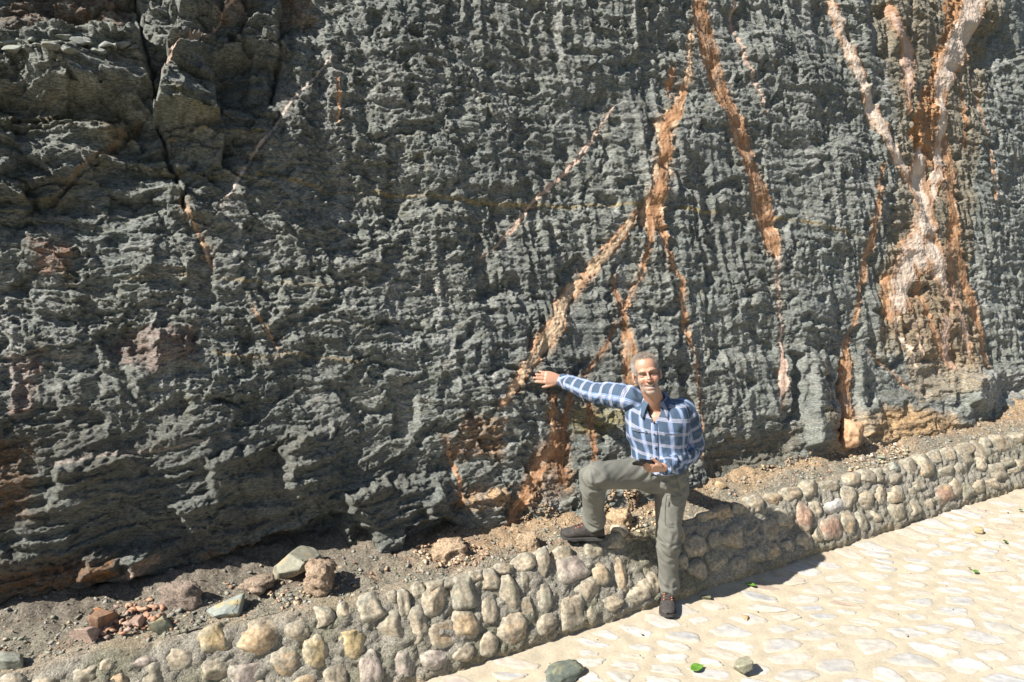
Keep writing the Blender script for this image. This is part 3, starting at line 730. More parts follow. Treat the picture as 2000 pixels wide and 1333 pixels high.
# ------------------------------------------------------------------ dirt ledge behind the kerb
def ledge_z(s, q):
    base = KH + 0.02 * gn(s * 1.7, s * 0 + 3.3, 209) - 0.012
    up = 0.10 * q + 0.16 * sst(2.0, 4.5, s) * q + 0.02 * sst(-0.2, -1.2, s) * sst(0.1, 0.5, q)
    n = 0.03 * gn(s * 3, q * 4, 221) + 0.030 * fbm(s * 9, q * 9, 4, 223, 0.66) * sst(0.0, 0.15, q)
    mound = 0.07 * sst(0.05, 0.35, q) * np.clip(gn(s * 2.3, q * 2, 225) + 0.25, 0, 1)
    return base + up + n + mound
ls = np.arange(-3.0, 8.2, 0.017); lq = np.arange(0.0, 1.35, 0.017)
LS, LQ = np.meshgrid(ls, lq)
def ledge_pt(s, q, dz=0.0):
    s = np.asarray(s, float); q = np.asarray(q, float)
    p = K0 + s[..., None] * KD - (kerb_e(s) + KB + 0.05 + q)[..., None] * KN
    p = p + (ledge_z(s, q) + dz)[..., None] * ZUP
    return p
P = ledge_pt(LS, LQ)
c = np.zeros(LS.shape + (3,)); c[:] = S(0.28, 0.255, 0.20)
mm = sst(0.02, 0.25, LQ + 0.2 * gn(LS * 3, LQ * 3, 231))[..., None] * sst(-0.5, 0.8, LS)[..., None]; c += (S(0.47, 0.335, 0.205) - c) * mm * 0.9
mm = sst(0.2, 0.5, gn(LS * 6, LQ * 6, 232))[..., None]; c += (S(0.33, 0.22, 0.15) - c) * mm * 0.6
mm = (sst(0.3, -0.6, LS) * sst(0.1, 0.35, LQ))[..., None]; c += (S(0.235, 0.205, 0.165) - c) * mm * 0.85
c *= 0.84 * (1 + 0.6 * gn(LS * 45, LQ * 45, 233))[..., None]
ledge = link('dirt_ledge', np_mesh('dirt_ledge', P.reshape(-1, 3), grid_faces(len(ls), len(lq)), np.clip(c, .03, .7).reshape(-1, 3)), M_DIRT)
tag(ledge, 'crumbly dirt ledge at the foot of the rock', kind='structure')

# ------------------------------------------------------------------ road of flat cobbles in sandy mortar
def road_pt(s, q, z=0.0):
    s = np.asarray(s, float); q = np.asarray(q, float)
    return K0 + s[..., None] * KD + (q - kerb_e(s))[..., None] * KN + np.asarray(z + 0 * s)[..., None] * ZUP
rs = np.arange(-3.2, 8.4, 0.03); rq = np.arange(-0.25, 3.4, 0.03)
RS, RQ = np.meshgrid(rs, rq)
def road_z(s, q):
    return 0.006 * gn(s * 2.2, q * 2.2, 241) + 0.004 * gn(s * 7, q * 7, 242) + 0.0035 * gn(s * 18, q * 18, 243) + 0.05 * sst(0.10, -0.12, q) * 0.5
c = np.zeros(RS.shape + (3,)); c[:] = S(0.52, 0.455, 0.345)
mm = sst(0.7, 1.5, RQ + 0.35 * gn(RS * 1.1, RQ * 1.3, 244))[..., None] * sst(2.2, 3.6, RS)[..., None]; c += (S(0.55, 0.50, 0.43) - c) * mm
mm = sst(0.1, 0.5, gn(RS * 2.5, RQ * 2.5, 245))[..., None]; c += (S(0.56, 0.47, 0.34) - c) * mm * 0.7
c *= 0.76 * (1 + 0.3 * gn(RS * 14, RQ * 14, 246))[..., None]
road = link('road', np_mesh('road', road_pt(RS, RQ, road_z(RS, RQ)).reshape(-1, 3), grid_faces(len(rs), len(rq))[:, ::-1], np.clip(c, .05, .8).reshape(-1, 3)), M_SAND)
tag(road, 'pale cobbled road with sandy mortar joints', kind='structure')
gme = np_mesh('ground', [(-60, -60, -0.06), (60, -60, -0.06), (60, 60, -0.06), (-60, 60, -0.06)], [(0, 1, 2, 3)])
ground = link('ground', gme, plain_mat('far_ground', (0.11, 0.10, 0.06), 0.95, 2.0, 0.2))  # out of view; kept dark to cut light bounced onto the rock
tag(ground, 'dark unseen ground beyond the road', kind='structure')
rc = random.Random(21)
TH0 = R(34); CT0, ST0 = math.cos(TH0), math.sin(TH0); ELONG = 2.0
def to_cell(s, q):                                   # stretched frame in which the stones are about round
    return (s * CT0 + q * ST0) / ELONG, -s * ST0 + q * CT0
def from_cell(x, y):
    x = x * ELONG; return x * CT0 - y * ST0, x * ST0 + y * CT0
sites = []
cellg = {}
tries = 0
while tries < 26000:
    tries += 1
    s = rc.uniform(-1.6, 7.4); q = rc.uniform(0.03, 2.0)
    x, y = to_cell(s, q); dmin = rc.uniform(0.070, 0.140)
    gx_, gy_ = int(x // 0.13), int(y // 0.13)
    if all((x - a_) ** 2 + (y - b_) ** 2 > (0.5 * (dmin + d_)) ** 2 for i in (-1, 0, 1) for j in (-1, 0, 1) for a_, b_, d_ in cellg.get((gx_ + i, gy_ + j), [])):
        cellg.setdefault((gx_, gy_), []).append((x, y, dmin)); sites.append((x, y))
SX = np.array(sites)
COBC = [S(.56, .55, .53), S(.50, .50, .49), S(.58, .55, .50), S(.56, .49, .42), S(.47, .47, .465), S(.60, .585, .56), S(.55, .54, .52)]
restV, restF, restC, off = [], [], [], 0
def in_view(p):
    q = proj(p); return -40 < q[0] < 2040 and q[1] < 1380
NA = 30
fr_ = np.array([0.0, 0.35, 0.62, 0.82, 0.93, 1.0]); hh_ = np.array([1.0, 0.99, 0.96, 0.86, 0.55, -0.6])
FC = [(0, 1 + k, 1 + (k + 1) % NA, 1 + (k + 1) % NA) for k in range(NA)]
FT = np.array([(0, 1 + k, 1 + (k + 1) % NA) for k in range(NA)] +
              [t for r in range(len(fr_) - 2) for k in range(NA) for t in ((1 + r * NA + k, 1 + (r + 1) * NA + k, 1 + (r + 1) * NA + (k + 1) % NA), (1 + r * NA + k, 1 + (r + 1) * NA + (k + 1) % NA, 1 + r * NA + (k + 1) % NA))])
order = sorted(range(len(SX)), key=lambda i: np.linalg.norm(road_pt(*from_cell(*SX[i])) - CAMP))
n_near = 0
an = np.arange(NA) * 2 * math.pi / NA; dirs = np.stack([np.cos(an), np.sin(an)], 1)
for i in order:
    c0 = SX[i]; dv = SX - c0; d2 = (dv ** 2).sum(1); nb_ = np.argsort(d2)[1:14]
    gap = rc.uniform(0.006, 0.016)
    half = 0.5 * np.sqrt(d2[nb_]) - gap; nrm = dv[nb_] / np.sqrt(d2[nb_])[:, None]
    dots = dirs @ nrm.T
    rad = np.where(dots > 0.05, half[None] / np.maximum(dots, 0.05), 9.0)
    r_ = np.minimum((rad ** -7.0).sum(1) ** (-1 / 7.0), 0.10)                          # rounded corners
    r_ = r_ * (0.93 + 0.30 * gn(dirs[:, 0] * 1.2 + i * 3.1, dirs[:, 1] * 1.2, 261) + 0.16 * gn(dirs[:, 0] * 3.5 + i * 1.7, dirs[:, 1] * 3.5, 262))
    if rc.random() < .16: r_ = r_ * rc.uniform(.55, .8)
    h = rc.uniform(0.002, 0.009); tx, ty = rc.gauss(0, .035), rc.gauss(0, .035)
    xy = np.concatenate([[[0, 0]]] + [dirs * (r_ * f)[:, None] for f in fr_[1:]]); zz_ = np.concatenate([[1.0]] + [np.full(NA, v) for v in hh_[1:]]) * h
    gx_, gy_ = (c0[0] + xy[:, 0]) * 14, (c0[1] + xy[:, 1]) * 14
    zz_ = zz_ + 0.004 * gn(gx_, gy_, 263) + 0.0025 * gn(gx_ * 3, gy_ * 3, 264) + (xy[:, 0] * tx + xy[:, 1] * ty)
    s, q = from_cell(c0[0] + xy[:, 0], c0[1] + xy[:, 1])
    s0, q0 = from_cell(*c0)
    if q0 < 0.06: continue
    wk_ = sst(0.05, 0.3, q)
    s, q = s + 0.11 * gn(s * 1.5, q * 1.5, 271), q + wk_ * 0.11 * gn(s * 1.5, q * 1.5, 272)
    Pw = road_pt(s, q, road_z(s, q) + zz_)
    base = rc.choice(COBC) if rc.random() > .025 else S(.44, .34, .27)
    n1 = gn(gx_ * .5, gy_ * .5, 265); n2 = gn(gx_ * 2.5, gy_ * 2.5, 266)
    col = base * (1 + 0.25 * n1 + 0.3 * n2)[:, None]
    dust = np.concatenate([[0.0]] + [np.full(NA, f) for f in fr_[1:]]); dust = sst(0.55, 1.0, dust + 0.5 * gn(gx_ * .8, gy_ * .8, 267))[:, None] * 0.8
    dust = np.maximum(dust, sst(-0.1, 0.35, gn(s0 * 1.6 + 0 * gx_, q0 * 2 + 0 * gx_, 268) + 0.4 * gn(gx_ * .6, gy_ * .6, 269))[:, None] * 0.5)
    col = np.clip(0.76 * (col + (S(.54, .475, .37) - col) * dust), .05, .8)
    if n_near < 295 and in_view(road_pt(s0, q0)):
        n_near += 1
        link('cobblestone', np_mesh('cobblestone', Pw, FT, col), M_COBBLE, road)
    else:
        restV.append(Pw); restF.append(FT + off); restC.append(col); off += len(Pw)
if restV:
    o = link('far_cobbles', np_mesh('far_cobbles', np.concatenate(restV), np.concatenate(restF), np.concatenate(restC)), M_COBBLE, road)
    tag(o, kind='stuff')
print('cobbles', n_near, len(SX))

# ------------------------------------------------------------------ loose rocks, each a thing of its own
def px_per_m(p): return FPX / (CP * p[1] - SP * (p[2] - CAM_H))
def loose_rock(name, px, py, w, h, colr, label, stainc=None, seed=1, ang=6, on='ledge', depth=1.0, cat='rock', group=None, mat=None, sink=0.2, lump=0.2, fnz=0.03, turn=None):
    if on == 'road':
        p0 = at_z(px, py + h * 0.3, 0.0)
    else:
        z = 0.5
        for _ in range(6):
            p0 = at_z(px, py + h * 0.3, z)
            rel = p0 - K0; s = np.dot(rel, KD); q = -np.dot(rel, KN) - float(kerb_e(s)) - KB - 0.05
            z = float(ledge_z(np.array([s]), np.array([max(q, 0)]))[0])
    k = px_per_m(p0)
    sc_ = 0.86 if on == 'ledge' else 1.0
    sc_ *= 1.28 if ang > 3 else 1.0
    a, b = 0.5 * sc_ * w / k, 0.5 * sc_ * h / k / 0.92
    size = np.array([a, (a * 0.5 + b * 0.5) * depth, b])
    p, f = stone_shape(seed * 13 + 5, size, 4, 3.2 if ang < 4 else 4.5, ang + (4 if ang > 3 else 0), lump, fnz)
    col = stone_tint(p, colr, seed, size, stainc)
    th = rnd.uniform(-0.5, 0.5) if turn is None else turn
    p = np.stack([p[:, 0] * math.cos(th) - p[:, 1] * math.sin(th), p[:, 0] * math.sin(th) + p[:, 1] * math.cos(th), p[:, 2]], 1)
    p[:, 2] -= p[:, 2].min()
    o = link(name, np_mesh(name, p, f, col), mat or M_STONE)
    o.location = (p0[0], p0[1], p0[2] - sink * 2 * b)
    tag(o, label, cat, group); return o
M_CHIP = tint_mat('broken_rock', 55, 0.7, 1.3, 0.8, 0.6, 0.008)
LR = loose_rock
LR('rock', 162, 1236, 52, 36, S(.33, .245, .20), 'pinkish red rock on the dirt ledge near the left edge', S(.5, .36, .28), 3, 7, mat=M_CHIP)
LR('rock', 312, 1220, 48, 34, S(.27, .265, .19), 'small olive rock tilted beside reddish rubble', S(.36, .28, .14), 4, 6, mat=M_CHIP)
LR('rock', 446, 1190, 88, 34, S(.25, .275, .25), 'blue green angular rock with yellow stains on the ledge', S(.42, .34, .17), 31, 7, mat=M_CHIP, sink=0.1, turn=0.1)
LR('rock', 268, 1216, 32, 27, S(.36, .25, .195), 'small pinkish red rock between the olive and the pink rock', None, 6, 7, mat=M_CHIP)
LR('rock', 205, 1194, 56, 58, S(.24, .15, .10), 'dark rust brown rock in the hollow under the overhang', S(.42, .2, .09), 7, 6, mat=M_CHIP)
LR('rock', 24, 1288, 48, 36, S(.22, .225, .19), 'dark grey rock in the shade at the left edge', None, 8, 6, mat=M_CHIP)
LR('boulder', 572, 1106, 112, 76, S(.235, .23, .18), 'large olive boulder with tan top leaning on the rock face', S(.36, .28, .17), 9, 7, cat='boulder', mat=M_CHIP, sink=0.12, turn=0.5)
LR('clay_lump', 625, 1122, 62, 62, S(.40, .30, .215), 'brown clay lump beside the large olive boulder', None, 10, 2, cat='clay', mat=M_DIRT, lump=.5, fnz=.2, sink=.3)
LR('clay_lump', 505, 1140, 70, 34, S(.36, .28, .21), 'low brown clay heap left of the large boulder', None, 11, 1, cat='clay', mat=M_DIRT, lump=.5, fnz=.14)
LR('clay_lump', 352, 1158, 84, 56, S(.31, .245, .20), 'wide grey brown clay crust under the overhanging lip', None, 12, 2, cat='clay', mat=M_DIRT, lump=.45, fnz=.12, depth=0.6, sink=.35)
LR('boulder', 1659, 850, 60, 52, S(.48, .31, .19), 'orange boulder at the foot of the rust vein', S(.36, .2, .11), 13, 3, cat='boulder', mat=M_CHIP, sink=0.2, lump=.45, fnz=.09)
LR('rock', 1722, 892, 24, 16, S(.26, .27, .2), 'small green rock on the ledge right of the orange boulder', None, 14, 6, mat=M_CHIP)
LR('rock', 1408, 948, 20, 14, S(.50, .37, .22), 'small tan rock on the ledge just right of the person', None, 15, 6, mat=M_CHIP)
LR('rock', 1300, 1012, 60, 34, S(.46, .36, .24), 'tan stone on the kerb top behind the standing leg', None, 16, 3, mat=M_CHIP)
LR('rock', 1210, 1034, 40, 28, S(.45, .38, .28), 'rounded pale tan stone on the kerb top beside the boot heel', None, 17, 2, mat=M_CHIP)
LR('clay_lump', 878, 1070, 72, 34, S(.46, .34, .23), 'tan crumbled clay heap at the foot of the rock above the gravel', None, 18, 1, cat='clay', mat=M_DIRT, lump=.5, fnz=.2, sink=.4)
LR('clay_lump', 1030, 1062, 50, 30, S(.48, .36, .24), 'small tan clay heap left of the raised boot', None, 19, 1, cat='clay', mat=M_DIRT, lump=.5, fnz=.14)
LR('clay_lump', 1215, 1012, 60, 36, S(.52, .38, .24), 'sunlit tan clay heap between the two legs of the person', None, 20, 1, cat='clay', mat=M_DIRT, lump=.5, fnz=.2, sink=.4)
LR('rock', 1104, 1322, 74, 22, S(.13, .15, .125), 'dark green slab lying on the pale road', S(.24, .24, .16), 21, 7, on='road', mat=M_CHIP, sink=0.05, depth=.8, fnz=.09, lump=.35)
LR('rock', 1447, 1304, 40, 26, S(.27, .26, .19), 'olive grey rock lying on the road near the bottom edge', None, 22, 5, on='road', mat=M_CHIP, sink=0.05)
LR('rock', 1380, 1168, 19, 11, S(.2, .2, .13), 'tiny dark rock in the shadow edge by the standing boot', None, 23, 5, on='road', mat=M_CHIP, sink=0.05)
LR('rock', 1457, 1209, 14, 9, S(.42, .27, .16), 'tiny brown pebble on the road between boot and olive rock', None, 24, 5, on='road', mat=M_CHIP, sink=0.05)
LR('rock', 1911, 1038, 15, 12, S(.36, .28, .16), 'tiny tan rock on the road below the kerb at far right', None, 25, 3, on='road', mat=M_CHIP, sink=0.05)

# fallen leaves
M_LEAF = plain_mat('green_leaf', (0.10, 0.22, 0.03), 0.45, 30, 0.25)
M_LEAFD = plain_mat('dark_leaf', (0.05, 0.13, 0.025), 0.45, 30, 0.25)
M_LEAFB = plain_mat('brown_leaf', (0.20, 0.10, 0.05), 0.7, 30, 0.25)
def leaf(px, py, w, th, mat, label, curl=0.35):
    p0 = at_z(px, py, 0.016); L = w / px_per_m(p0)
    n, m = 13, 7; V = []
    for i in range(n):
        t = i / (n - 1); hw = 0.30 * math.sin(math.pi * t ** 0.8) ** 0.9 + 0.004
        for j in range(m):
            y = (j / (m - 1) - 0.5) * 2
            V.append(((t - 0.5) * L, y * hw * L, L * (curl * (abs(y) ** 1.5) * hw + 0.25 * (t - 0.4) ** 2 + 0.03 * math.sin(9 * t + 3 * y))))
    V = np.array(V); V[:, 2] -= V[:, 2].min()
    o = link('leaf', np_mesh('leaf', V, grid_faces(m, n)), mat)
    sol = o.modifiers.new('thickness', 'SOLIDIFY'); sol.thickness = 0.0006
    o.location = p0; o.rotation_euler = (0.1, 0.05, th)
    tag(o, label, 'leaf', 'leaves fallen on the road')
leaf(1361, 1306, 32, 0.5, M_LEAF, 'largest green leaf, curled on the road near the bottom edge')
leaf(1466, 1144, 22, 2.6, M_LEAF, 'green leaf in the tip of the shadow below the kerb', 0.5)
leaf(1861, 986, 18, 2.2, M_LEAF, 'green leaf against the foot of the kerb at right', 0.5)
leaf(1880, 986, 14, 0.2, M_LEAFB, 'small brown leaf beside the green one at the kerb foot')
leaf(1963, 1058, 12, 1.2, M_LEAFD, 'small green leaf on the road near the right edge')
leaf(1994, 997, 10, 0.3, M_LEAFD, 'dark leaf cut by the right picture edge')
leaf(1906, 1117, 14, 0.4, M_LEAF, 'lower of two small green leaves far out on the road')
leaf(1893, 1110, 8, 1.9, M_LEAFD, 'tiny dark leaf just above the lower small green leaf')

# ------------------------------------------------------------------ gravel and crumbs
def crumbs(name, items, mat, label, cat=None):
    """many little broken stones in one mesh: (position, size, colour)"""
    Vs, Fs, Cs, o = [], [], [], 0
    rg = np.random.RandomState(3)
    chips = [stone_shape(5000 + k, (1.15, 1.0, .85), 1, 5.0, 9, .5, .12) for k in range(18)]
    for p, sz, cl in items:
        v, f0 = chips[rg.randint(18)]
        b_ = rg.uniform(-1, 1); v = np.stack([v[:, 0], v[:, 1] * np.cos(b_) - v[:, 2] * np.sin(b_), v[:, 1] * np.sin(b_) + v[:, 2] * np.cos(b_)], 1)
        v = v * np.array([1, rg.uniform(.6, 1), rg.uniform(.5, .85)]) * sz * 1.15
        a = rg.uniform(0, 6.28); v = np.stack([v[:, 0] * np.cos(a) - v[:, 1] * np.sin(a), v[:, 0] * np.sin(a) + v[:, 1] * np.cos(a), v[:, 2]], 1)
        Vs.append(v + p); Fs.append(f0 + o); Cs.append(np.repeat((np.asarray(cl) * rg.uniform(.75, 1.25))[None], len(v), 0)); o += len(v)
    ob = link(name, np_mesh(name, np.concatenate(Vs), np.concatenate(Fs), np.clip(np.concatenate(Cs), .02, .8)), mat, smooth=False)
    tag(ob, label, cat, None, 'stuff'); return ob
rg = random.Random(8)
items = []
REDD, TANC, GREYC, OLV = S(.36, .23, .155), S(.42, .33, .22), S(.25, .245, .22), S(.22, .22, .17)
for _ in range(7000):
    s = rg.uniform(-2.4, 6.5); q = abs(rg.gauss(0.10, 0.20))
    items.append((ledge_pt(np.array(s), np.array(q), 0.002), rg.choice([.002, .003, .003, .004, .004, .005, .006, .009, .015]), rg.choice([S(.36, .29, .2), S(.3, .26, .2), GREYC, GREYC, OLV, OLV, REDD * .8])))
def scatter(poly, n, sizes, cols):
    P = np.array(poly, float); k = 0
    x0, y0 = P.min(0); x1, y1 = P.max(0)
    while k < n:
        x, y = rg.uniform(x0, x1), rg.uniform(y0, y1)
        if poly_sd(np.array([x]), np.array([y]), P)[0] > 0: continue
        k += 1
        z = 0.48
        for _ in range(3):
            p0 = at_z(x, y, z); rel = p0 - K0; s = np.dot(rel, KD); q = max(-np.dot(rel, KN) - float(kerb_e(s)) - KB - 0.05, 0)
            z = float(ledge_z(np.array([s]), np.array([q]))[0])
        sz = rg.choice(sizes)
        items.append((p0 + ZUP * sz * 0.3, sz, rg.choice(cols)))
scatter([(800, 1070), (880, 1055), (960, 1075), (930, 1105), (840, 1110)], 260, [.006, .008, .011, .015], [REDD, REDD, TANC, S(.55, .42, .3)])
scatter([(170, 1200), (300, 1165), (330, 1200), (260, 1240), (180, 1250)], 150, [.005, .007, .01, .018, .026], [REDD, S(.36, .2, .13), S(.3, .22, .18)])
scatter([(520, 1160), (680, 1120), (700, 1150), (560, 1200)], 110, [.006, .008, .011, .014], [REDD, TANC, GREYC])
scatter([(1180, 1020), (1290, 990), (1290, 1060), (1230, 1060)], 160, [.006, .009, .012], [TANC, S(.55, .4, .25)])
scatter([(1640, 890), (1760, 860), (1780, 890), (1660, 925)], 160, [.006, .009, .012, .018], [TANC, REDD, OLV, S(.55, .5, .42)])
crumbs('gravel', items, M_CHIP, 'loose gravel and crumbs strewn over the dirt ledge')
items = []
for _ in range(150):
    s = rg.uniform(-.5, 6.5); q = rg.uniform(0.05, 1.7)
    items.append((road_pt(np.array(s), np.array(q), 0.010), rg.choice([.003, .004, .005, .008]), rg.choice([S(.1, .1, .08), S(.3, .2, .12), S(.2, .2, .16), S(.6, .5, .35)])))
crumbs('grit', items, M_CHIP, 'scattered dark grit on the pale road')
# clay spattered on the foot of the rock face
items = []
def spatter(poly, n, sizes, cols):
    P = np.array(poly, float); k = 0
    x0, y0 = P.min(0); x1, y1 = P.max(0)
    while k < n:
        x, y = rg.uniform(x0, x1), rg.uniform(y0, y1)
        if poly_sd(np.array([x]), np.array([y]), P)[0] > 0: continue
        if gn(np.array([x / 14.0]), np.array([y / 40.0]), 301)[0] < -0.02: k += .3; continue
        k += 1
        sz = rg.choice(sizes)
        items.append((cliff_pt(x, y, -0.2 * sz), sz, rg.choice(cols)))
CLAY = [S(.43, .32, .21), S(.38, .285, .19), S(.47, .35, .235)]
spatter([(1175, 960), (1250, 950), (1262, 1010), (1215, 1030), (1172, 1010)], 420, [.007, .01, .014, .018], CLAY)
spatter([(1020, 1010), (1065, 985), (1092, 1000), (1085, 1040), (1025, 1060)], 200, [.006, .009, .013], CLAY)
spatter([(905, 1050), (960, 1040), (1000, 1060), (960, 1085), (900, 1085)], 140, [.007, .01, .015], CLAY)
spatter([(1370, 950), (1440, 925), (1560, 890), (1640, 870), (1640, 900), (1500, 930), (1400, 965)], 240, [.008, .012, .018], CLAY)
spatter([(640, 1080), (680, 1070), (700, 1110), (650, 1130)], 90, [.008, .012, .018], [S(.42, .32, .24)])
crumbs('clay_crust', items, M_DIRT, 'knobbly tan clay crust splashed on the foot of the rock')
# broken slabs lying on the upper left shelf
for i in range(16):
    x = 8 + i * 16.5 + rg.uniform(-6, 6); y = 78 + rg.uniform(-6, 22)
    sz = rg.uniform(.022, .05)
    p, f = stone_shape(900 + i, (sz * rg.uniform(1.0, 1.5), sz * .9, sz * rg.uniform(.45, .7)), 3, 4.0, 8, .3, .05)
    th_ = rg.uniform(-.7, .7); ti = rg.uniform(-.35, .35)
    p = np.stack([p[:, 0], p[:, 1] * math.cos(ti) - p[:, 2] * math.sin(ti), p[:, 1] * math.sin(ti) + p[:, 2] * math.cos(ti)], 1)
    p = np.stack([p[:, 0] * math.cos(th_) - p[:, 1] * math.sin(th_), p[:, 0] * math.sin(th_) + p[:, 1] * math.cos(th_), p[:, 2]], 1)
    col = stone_tint(p, S(.22, .235, .215) * rg.uniform(.8, 1.15), 900 + i, np.array([sz] * 3), S(.2, .18, .11))
    q_ = cliff_pt(x, y, 0.0)
    link('rock_slab', np_mesh('rock_slab', p + q_, f, col), M_CHIP, cliff)

#@@PART3
# ==================================================================== PERSON
def unit(a):
    a = np.asarray(a, float); return a / (np.linalg.norm(a) + 1e-12)
def tube(pts, radii, n=20, hint=(0, 0, 1), sub=1, caps=True, expo=2.0):
    """closed tube along a polyline, round or elliptical (rx across the hint, ry along it)"""
    pts = np.asarray(pts, float); rad = np.array([r if isinstance(r, (tuple, list)) else (r, r) for r in radii], float)
    if sub > 1:                                   # Catmull-Rom resample
        N = len(pts); T = np.linspace(0, N - 1, (N - 1) * sub + 1)
        def cr(A):
            A2 = np.concatenate([2 * A[:1] - A[1:2], A, 2 * A[-1:] - A[-2:-1]]); out = []
            for t in T:
                i = min(int(t), N - 2); f = t - i; a, b, c, d = A2[i], A2[i + 1], A2[i + 2], A2[i + 3]
                out.append(0.5 * (2 * b + (c - a) * f + (2 * a - 5 * b + 4 * c - d) * f * f + (3 * b - a - 3 * c + d) * f ** 3))
            return np.array(out)
        pts = cr(pts); rad = np.clip(cr(rad), 0.0005, None)
    V, UVc = [], []
    L = np.concatenate([[0], np.cumsum(np.linalg.norm(np.diff(pts, axis=0), axis=1))])
    for i in range(len(pts)):
        t = unit(pts[min(i + 1, len(pts) - 1)] - pts[max(i - 1, 0)])
        x = unit(np.cross(np.asarray(hint, float), t)); y = np.cross(t, x)
        for k in range(n):
            a = 2 * math.pi * k / n; c, s = math.cos(a), math.sin(a)
            rr = (abs(c) ** expo + abs(s) ** expo) ** (-1 / expo)
            V.append(pts[i] + x * c * rr * rad[i, 0] + y * s * rr * rad[i, 1]); UVc.append((a, L[i]))
    V = np.array(V); m = len(pts)
    F = [(i * n + k, i * n + (k + 1) % n, (i + 1) * n + (k + 1) % n, (i + 1) * n + k) for i in range(m - 1) for k in range(n)]
    if caps:
        V = np.concatenate([V, [pts[0], pts[-1]]]); c0, c1 = m * n, m * n + 1
        F += [(c0, (k + 1) % n, k) for k in range(n)] + [(c1, (m - 1) * n + k, (m - 1) * n + (k + 1) % n) for k in range(n)]
    return V, F
def ball(c, r, frame=None):
    v, f = ICO[3]; v = v * np.asarray(r)
    if frame is not None: v = v @ np.asarray(frame)
    return v + np.asarray(c), [tuple(t) for t in f]
def voxel(parts, size, smooth=2):
    V, F, o = [], [], 0
    for v, f in parts:
        V += [tuple(p) for p in v]; F += [tuple(int(i) + o for i in t) for t in f]; o += len(v)
    me = bpy.data.meshes.new('tmp'); me.from_pydata(V, [], F); me.update()
    bm = bmesh.new(); bm.from_mesh(me); bmesh.ops.recalc_face_normals(bm, faces=bm.faces); bm.to_mesh(me); bm.free()
    ob = bpy.data.objects.new('tmp', me); COL.objects.link(ob)
    md = ob.modifiers.new('r', 'REMESH'); md.mode = 'VOXEL'; md.voxel_size = size
    dg = bpy.context.evaluated_depsgraph_get(); ev = ob.evaluated_get(dg); m2 = ev.to_mesh()
    v = np.zeros(len(m2.vertices) * 3); m2.vertices.foreach_get('co', v); v = v.reshape(-1, 3)
    lt = np.zeros(len(m2.polygons), dtype=np.int32); m2.polygons.foreach_get('loop_total', lt)
    li = np.zeros(len(m2.loops), dtype=np.int32); m2.loops.foreach_get('vertex_index', li)
    ls = np.zeros(len(m2.polygons), dtype=np.int32); m2.polygons.foreach_get('loop_start', ls)
    f = li[ls[lt == 4][:, None] + np.arange(4)]
    ev.to_mesh_clear(); bpy.data.objects.remove(ob, do_unlink=True); bpy.data.meshes.remove(me)
    return relax(v, f, smooth), f
def relax(v, f, it, lam=0.5):
    e = np.concatenate([f[:, [0, 1]], f[:, [1, 2]], f[:, [2, 3]], f[:, [3, 0]]])
    for _ in range(it):
        acc = np.zeros_like(v); cnt = np.zeros(len(v))
        for a, b in ((0, 1), (1, 0)):
            np.add.at(acc, e[:, a], v[e[:, b]]); np.add.at(cnt, e[:, a], 1)
        v = v + lam * (acc / np.maximum(cnt, 1)[:, None] - v)
    return v
def normals(v, f):
    n = np.cross(v[f[:, 2]] - v[f[:, 0]], v[f[:, 3 % f.shape[1]]] - v[f[:, 1]]) if f.shape[1] == 4 else np.cross(v[f[:, 1]] - v[f[:, 0]], v[f[:, 2]] - v[f[:, 0]])
    out = np.zeros_like(v)
    for k in range(f.shape[1]): np.add.at(out, f[:, k], n)
    return out / (np.linalg.norm(out, axis=1, keepdims=True) + 1e-12)

# ---- joints, from where they stand in the place
ZK = KH + 0.035                                    # the kerb top under the raised boot
foot_l = at_z(1306, 1188, 0.012)
ank_l = at_y(1306, 1150, 4.05); knee_l = at_y(1305, 1046, 3.97); hip_l = at_y(1311, 928, 4.03)
hip_r = at_y(1270, 924, 4.01); knee_r = at_y(1158, 929, 3.80); ank_r = at_y(1160, 1024, 3.99)
pelv = 0.5 * (hip_l + hip_r); neck = at_y(1281, 786, 3.98)
sh_r = at_y(1231, 775, 4.02); sh_l = at_y(1333, 791, 3.99)
wr_r = cliff_pt(1094, 742, 0.075); el_r = 0.5 * (sh_r + wr_r) + np.array([0, -0.02, -0.025])
el_l = at_y(1351, 878, 4.04); wr_l = at_y(1294, 914, 3.80)
P0 = np.array([foot_l[0], foot_l[1], 0.0])
print('arm r', np.linalg.norm(wr_r - sh_r), 'upper/fore l', np.linalg.norm(el_l - sh_l), np.linalg.norm(wr_l - el_l), 'thigh r', np.linalg.norm(knee_r - hip_r), 'shin r', np.linalg.norm(ank_r - knee_r),
      'thigh l', np.linalg.norm(knee_l - hip_l), 'shin l', np.linalg.norm(ank_l - knee_l), 'hipZ', pelv[2], 'neckZ', neck[2], 'ankr', ank_r)
person = empty('person', tuple(P0))
tag(person, 'person in blue plaid shirt, one boot up on the kerb, touching the rock', 'person')
def plink(name, V, F, mat, parent=None, col=None, uv=None, smooth=True):
    return link(name, np_mesh(name, np.asarray(V) - P0, np.asarray(F), col, uv), mat, parent or person, smooth)

# ---- head frame
hc = at_y(1263, 732, 3.905)
tocam = unit(CAMP - hc)
hf = unit(tocam + np.array([0.10, 0, -0.10]))
roll = R(12)
hr = unit(np.cross(hf, ZUP)) * -1.0                 # his left, picture right
if hr[0] < 0: hr = -hr
hu = np.cross(hr, hf); hu = hu if hu[2] > 0 else -hu
hr, hu = unit(hr * math.cos(roll) - hu * math.sin(roll)), unit(hu * math.cos(roll) + hr * -math.sin(roll) * -1)
hu = unit(hu - hr * np.dot(hu, hr) - hf * np.dot(hu, hf))
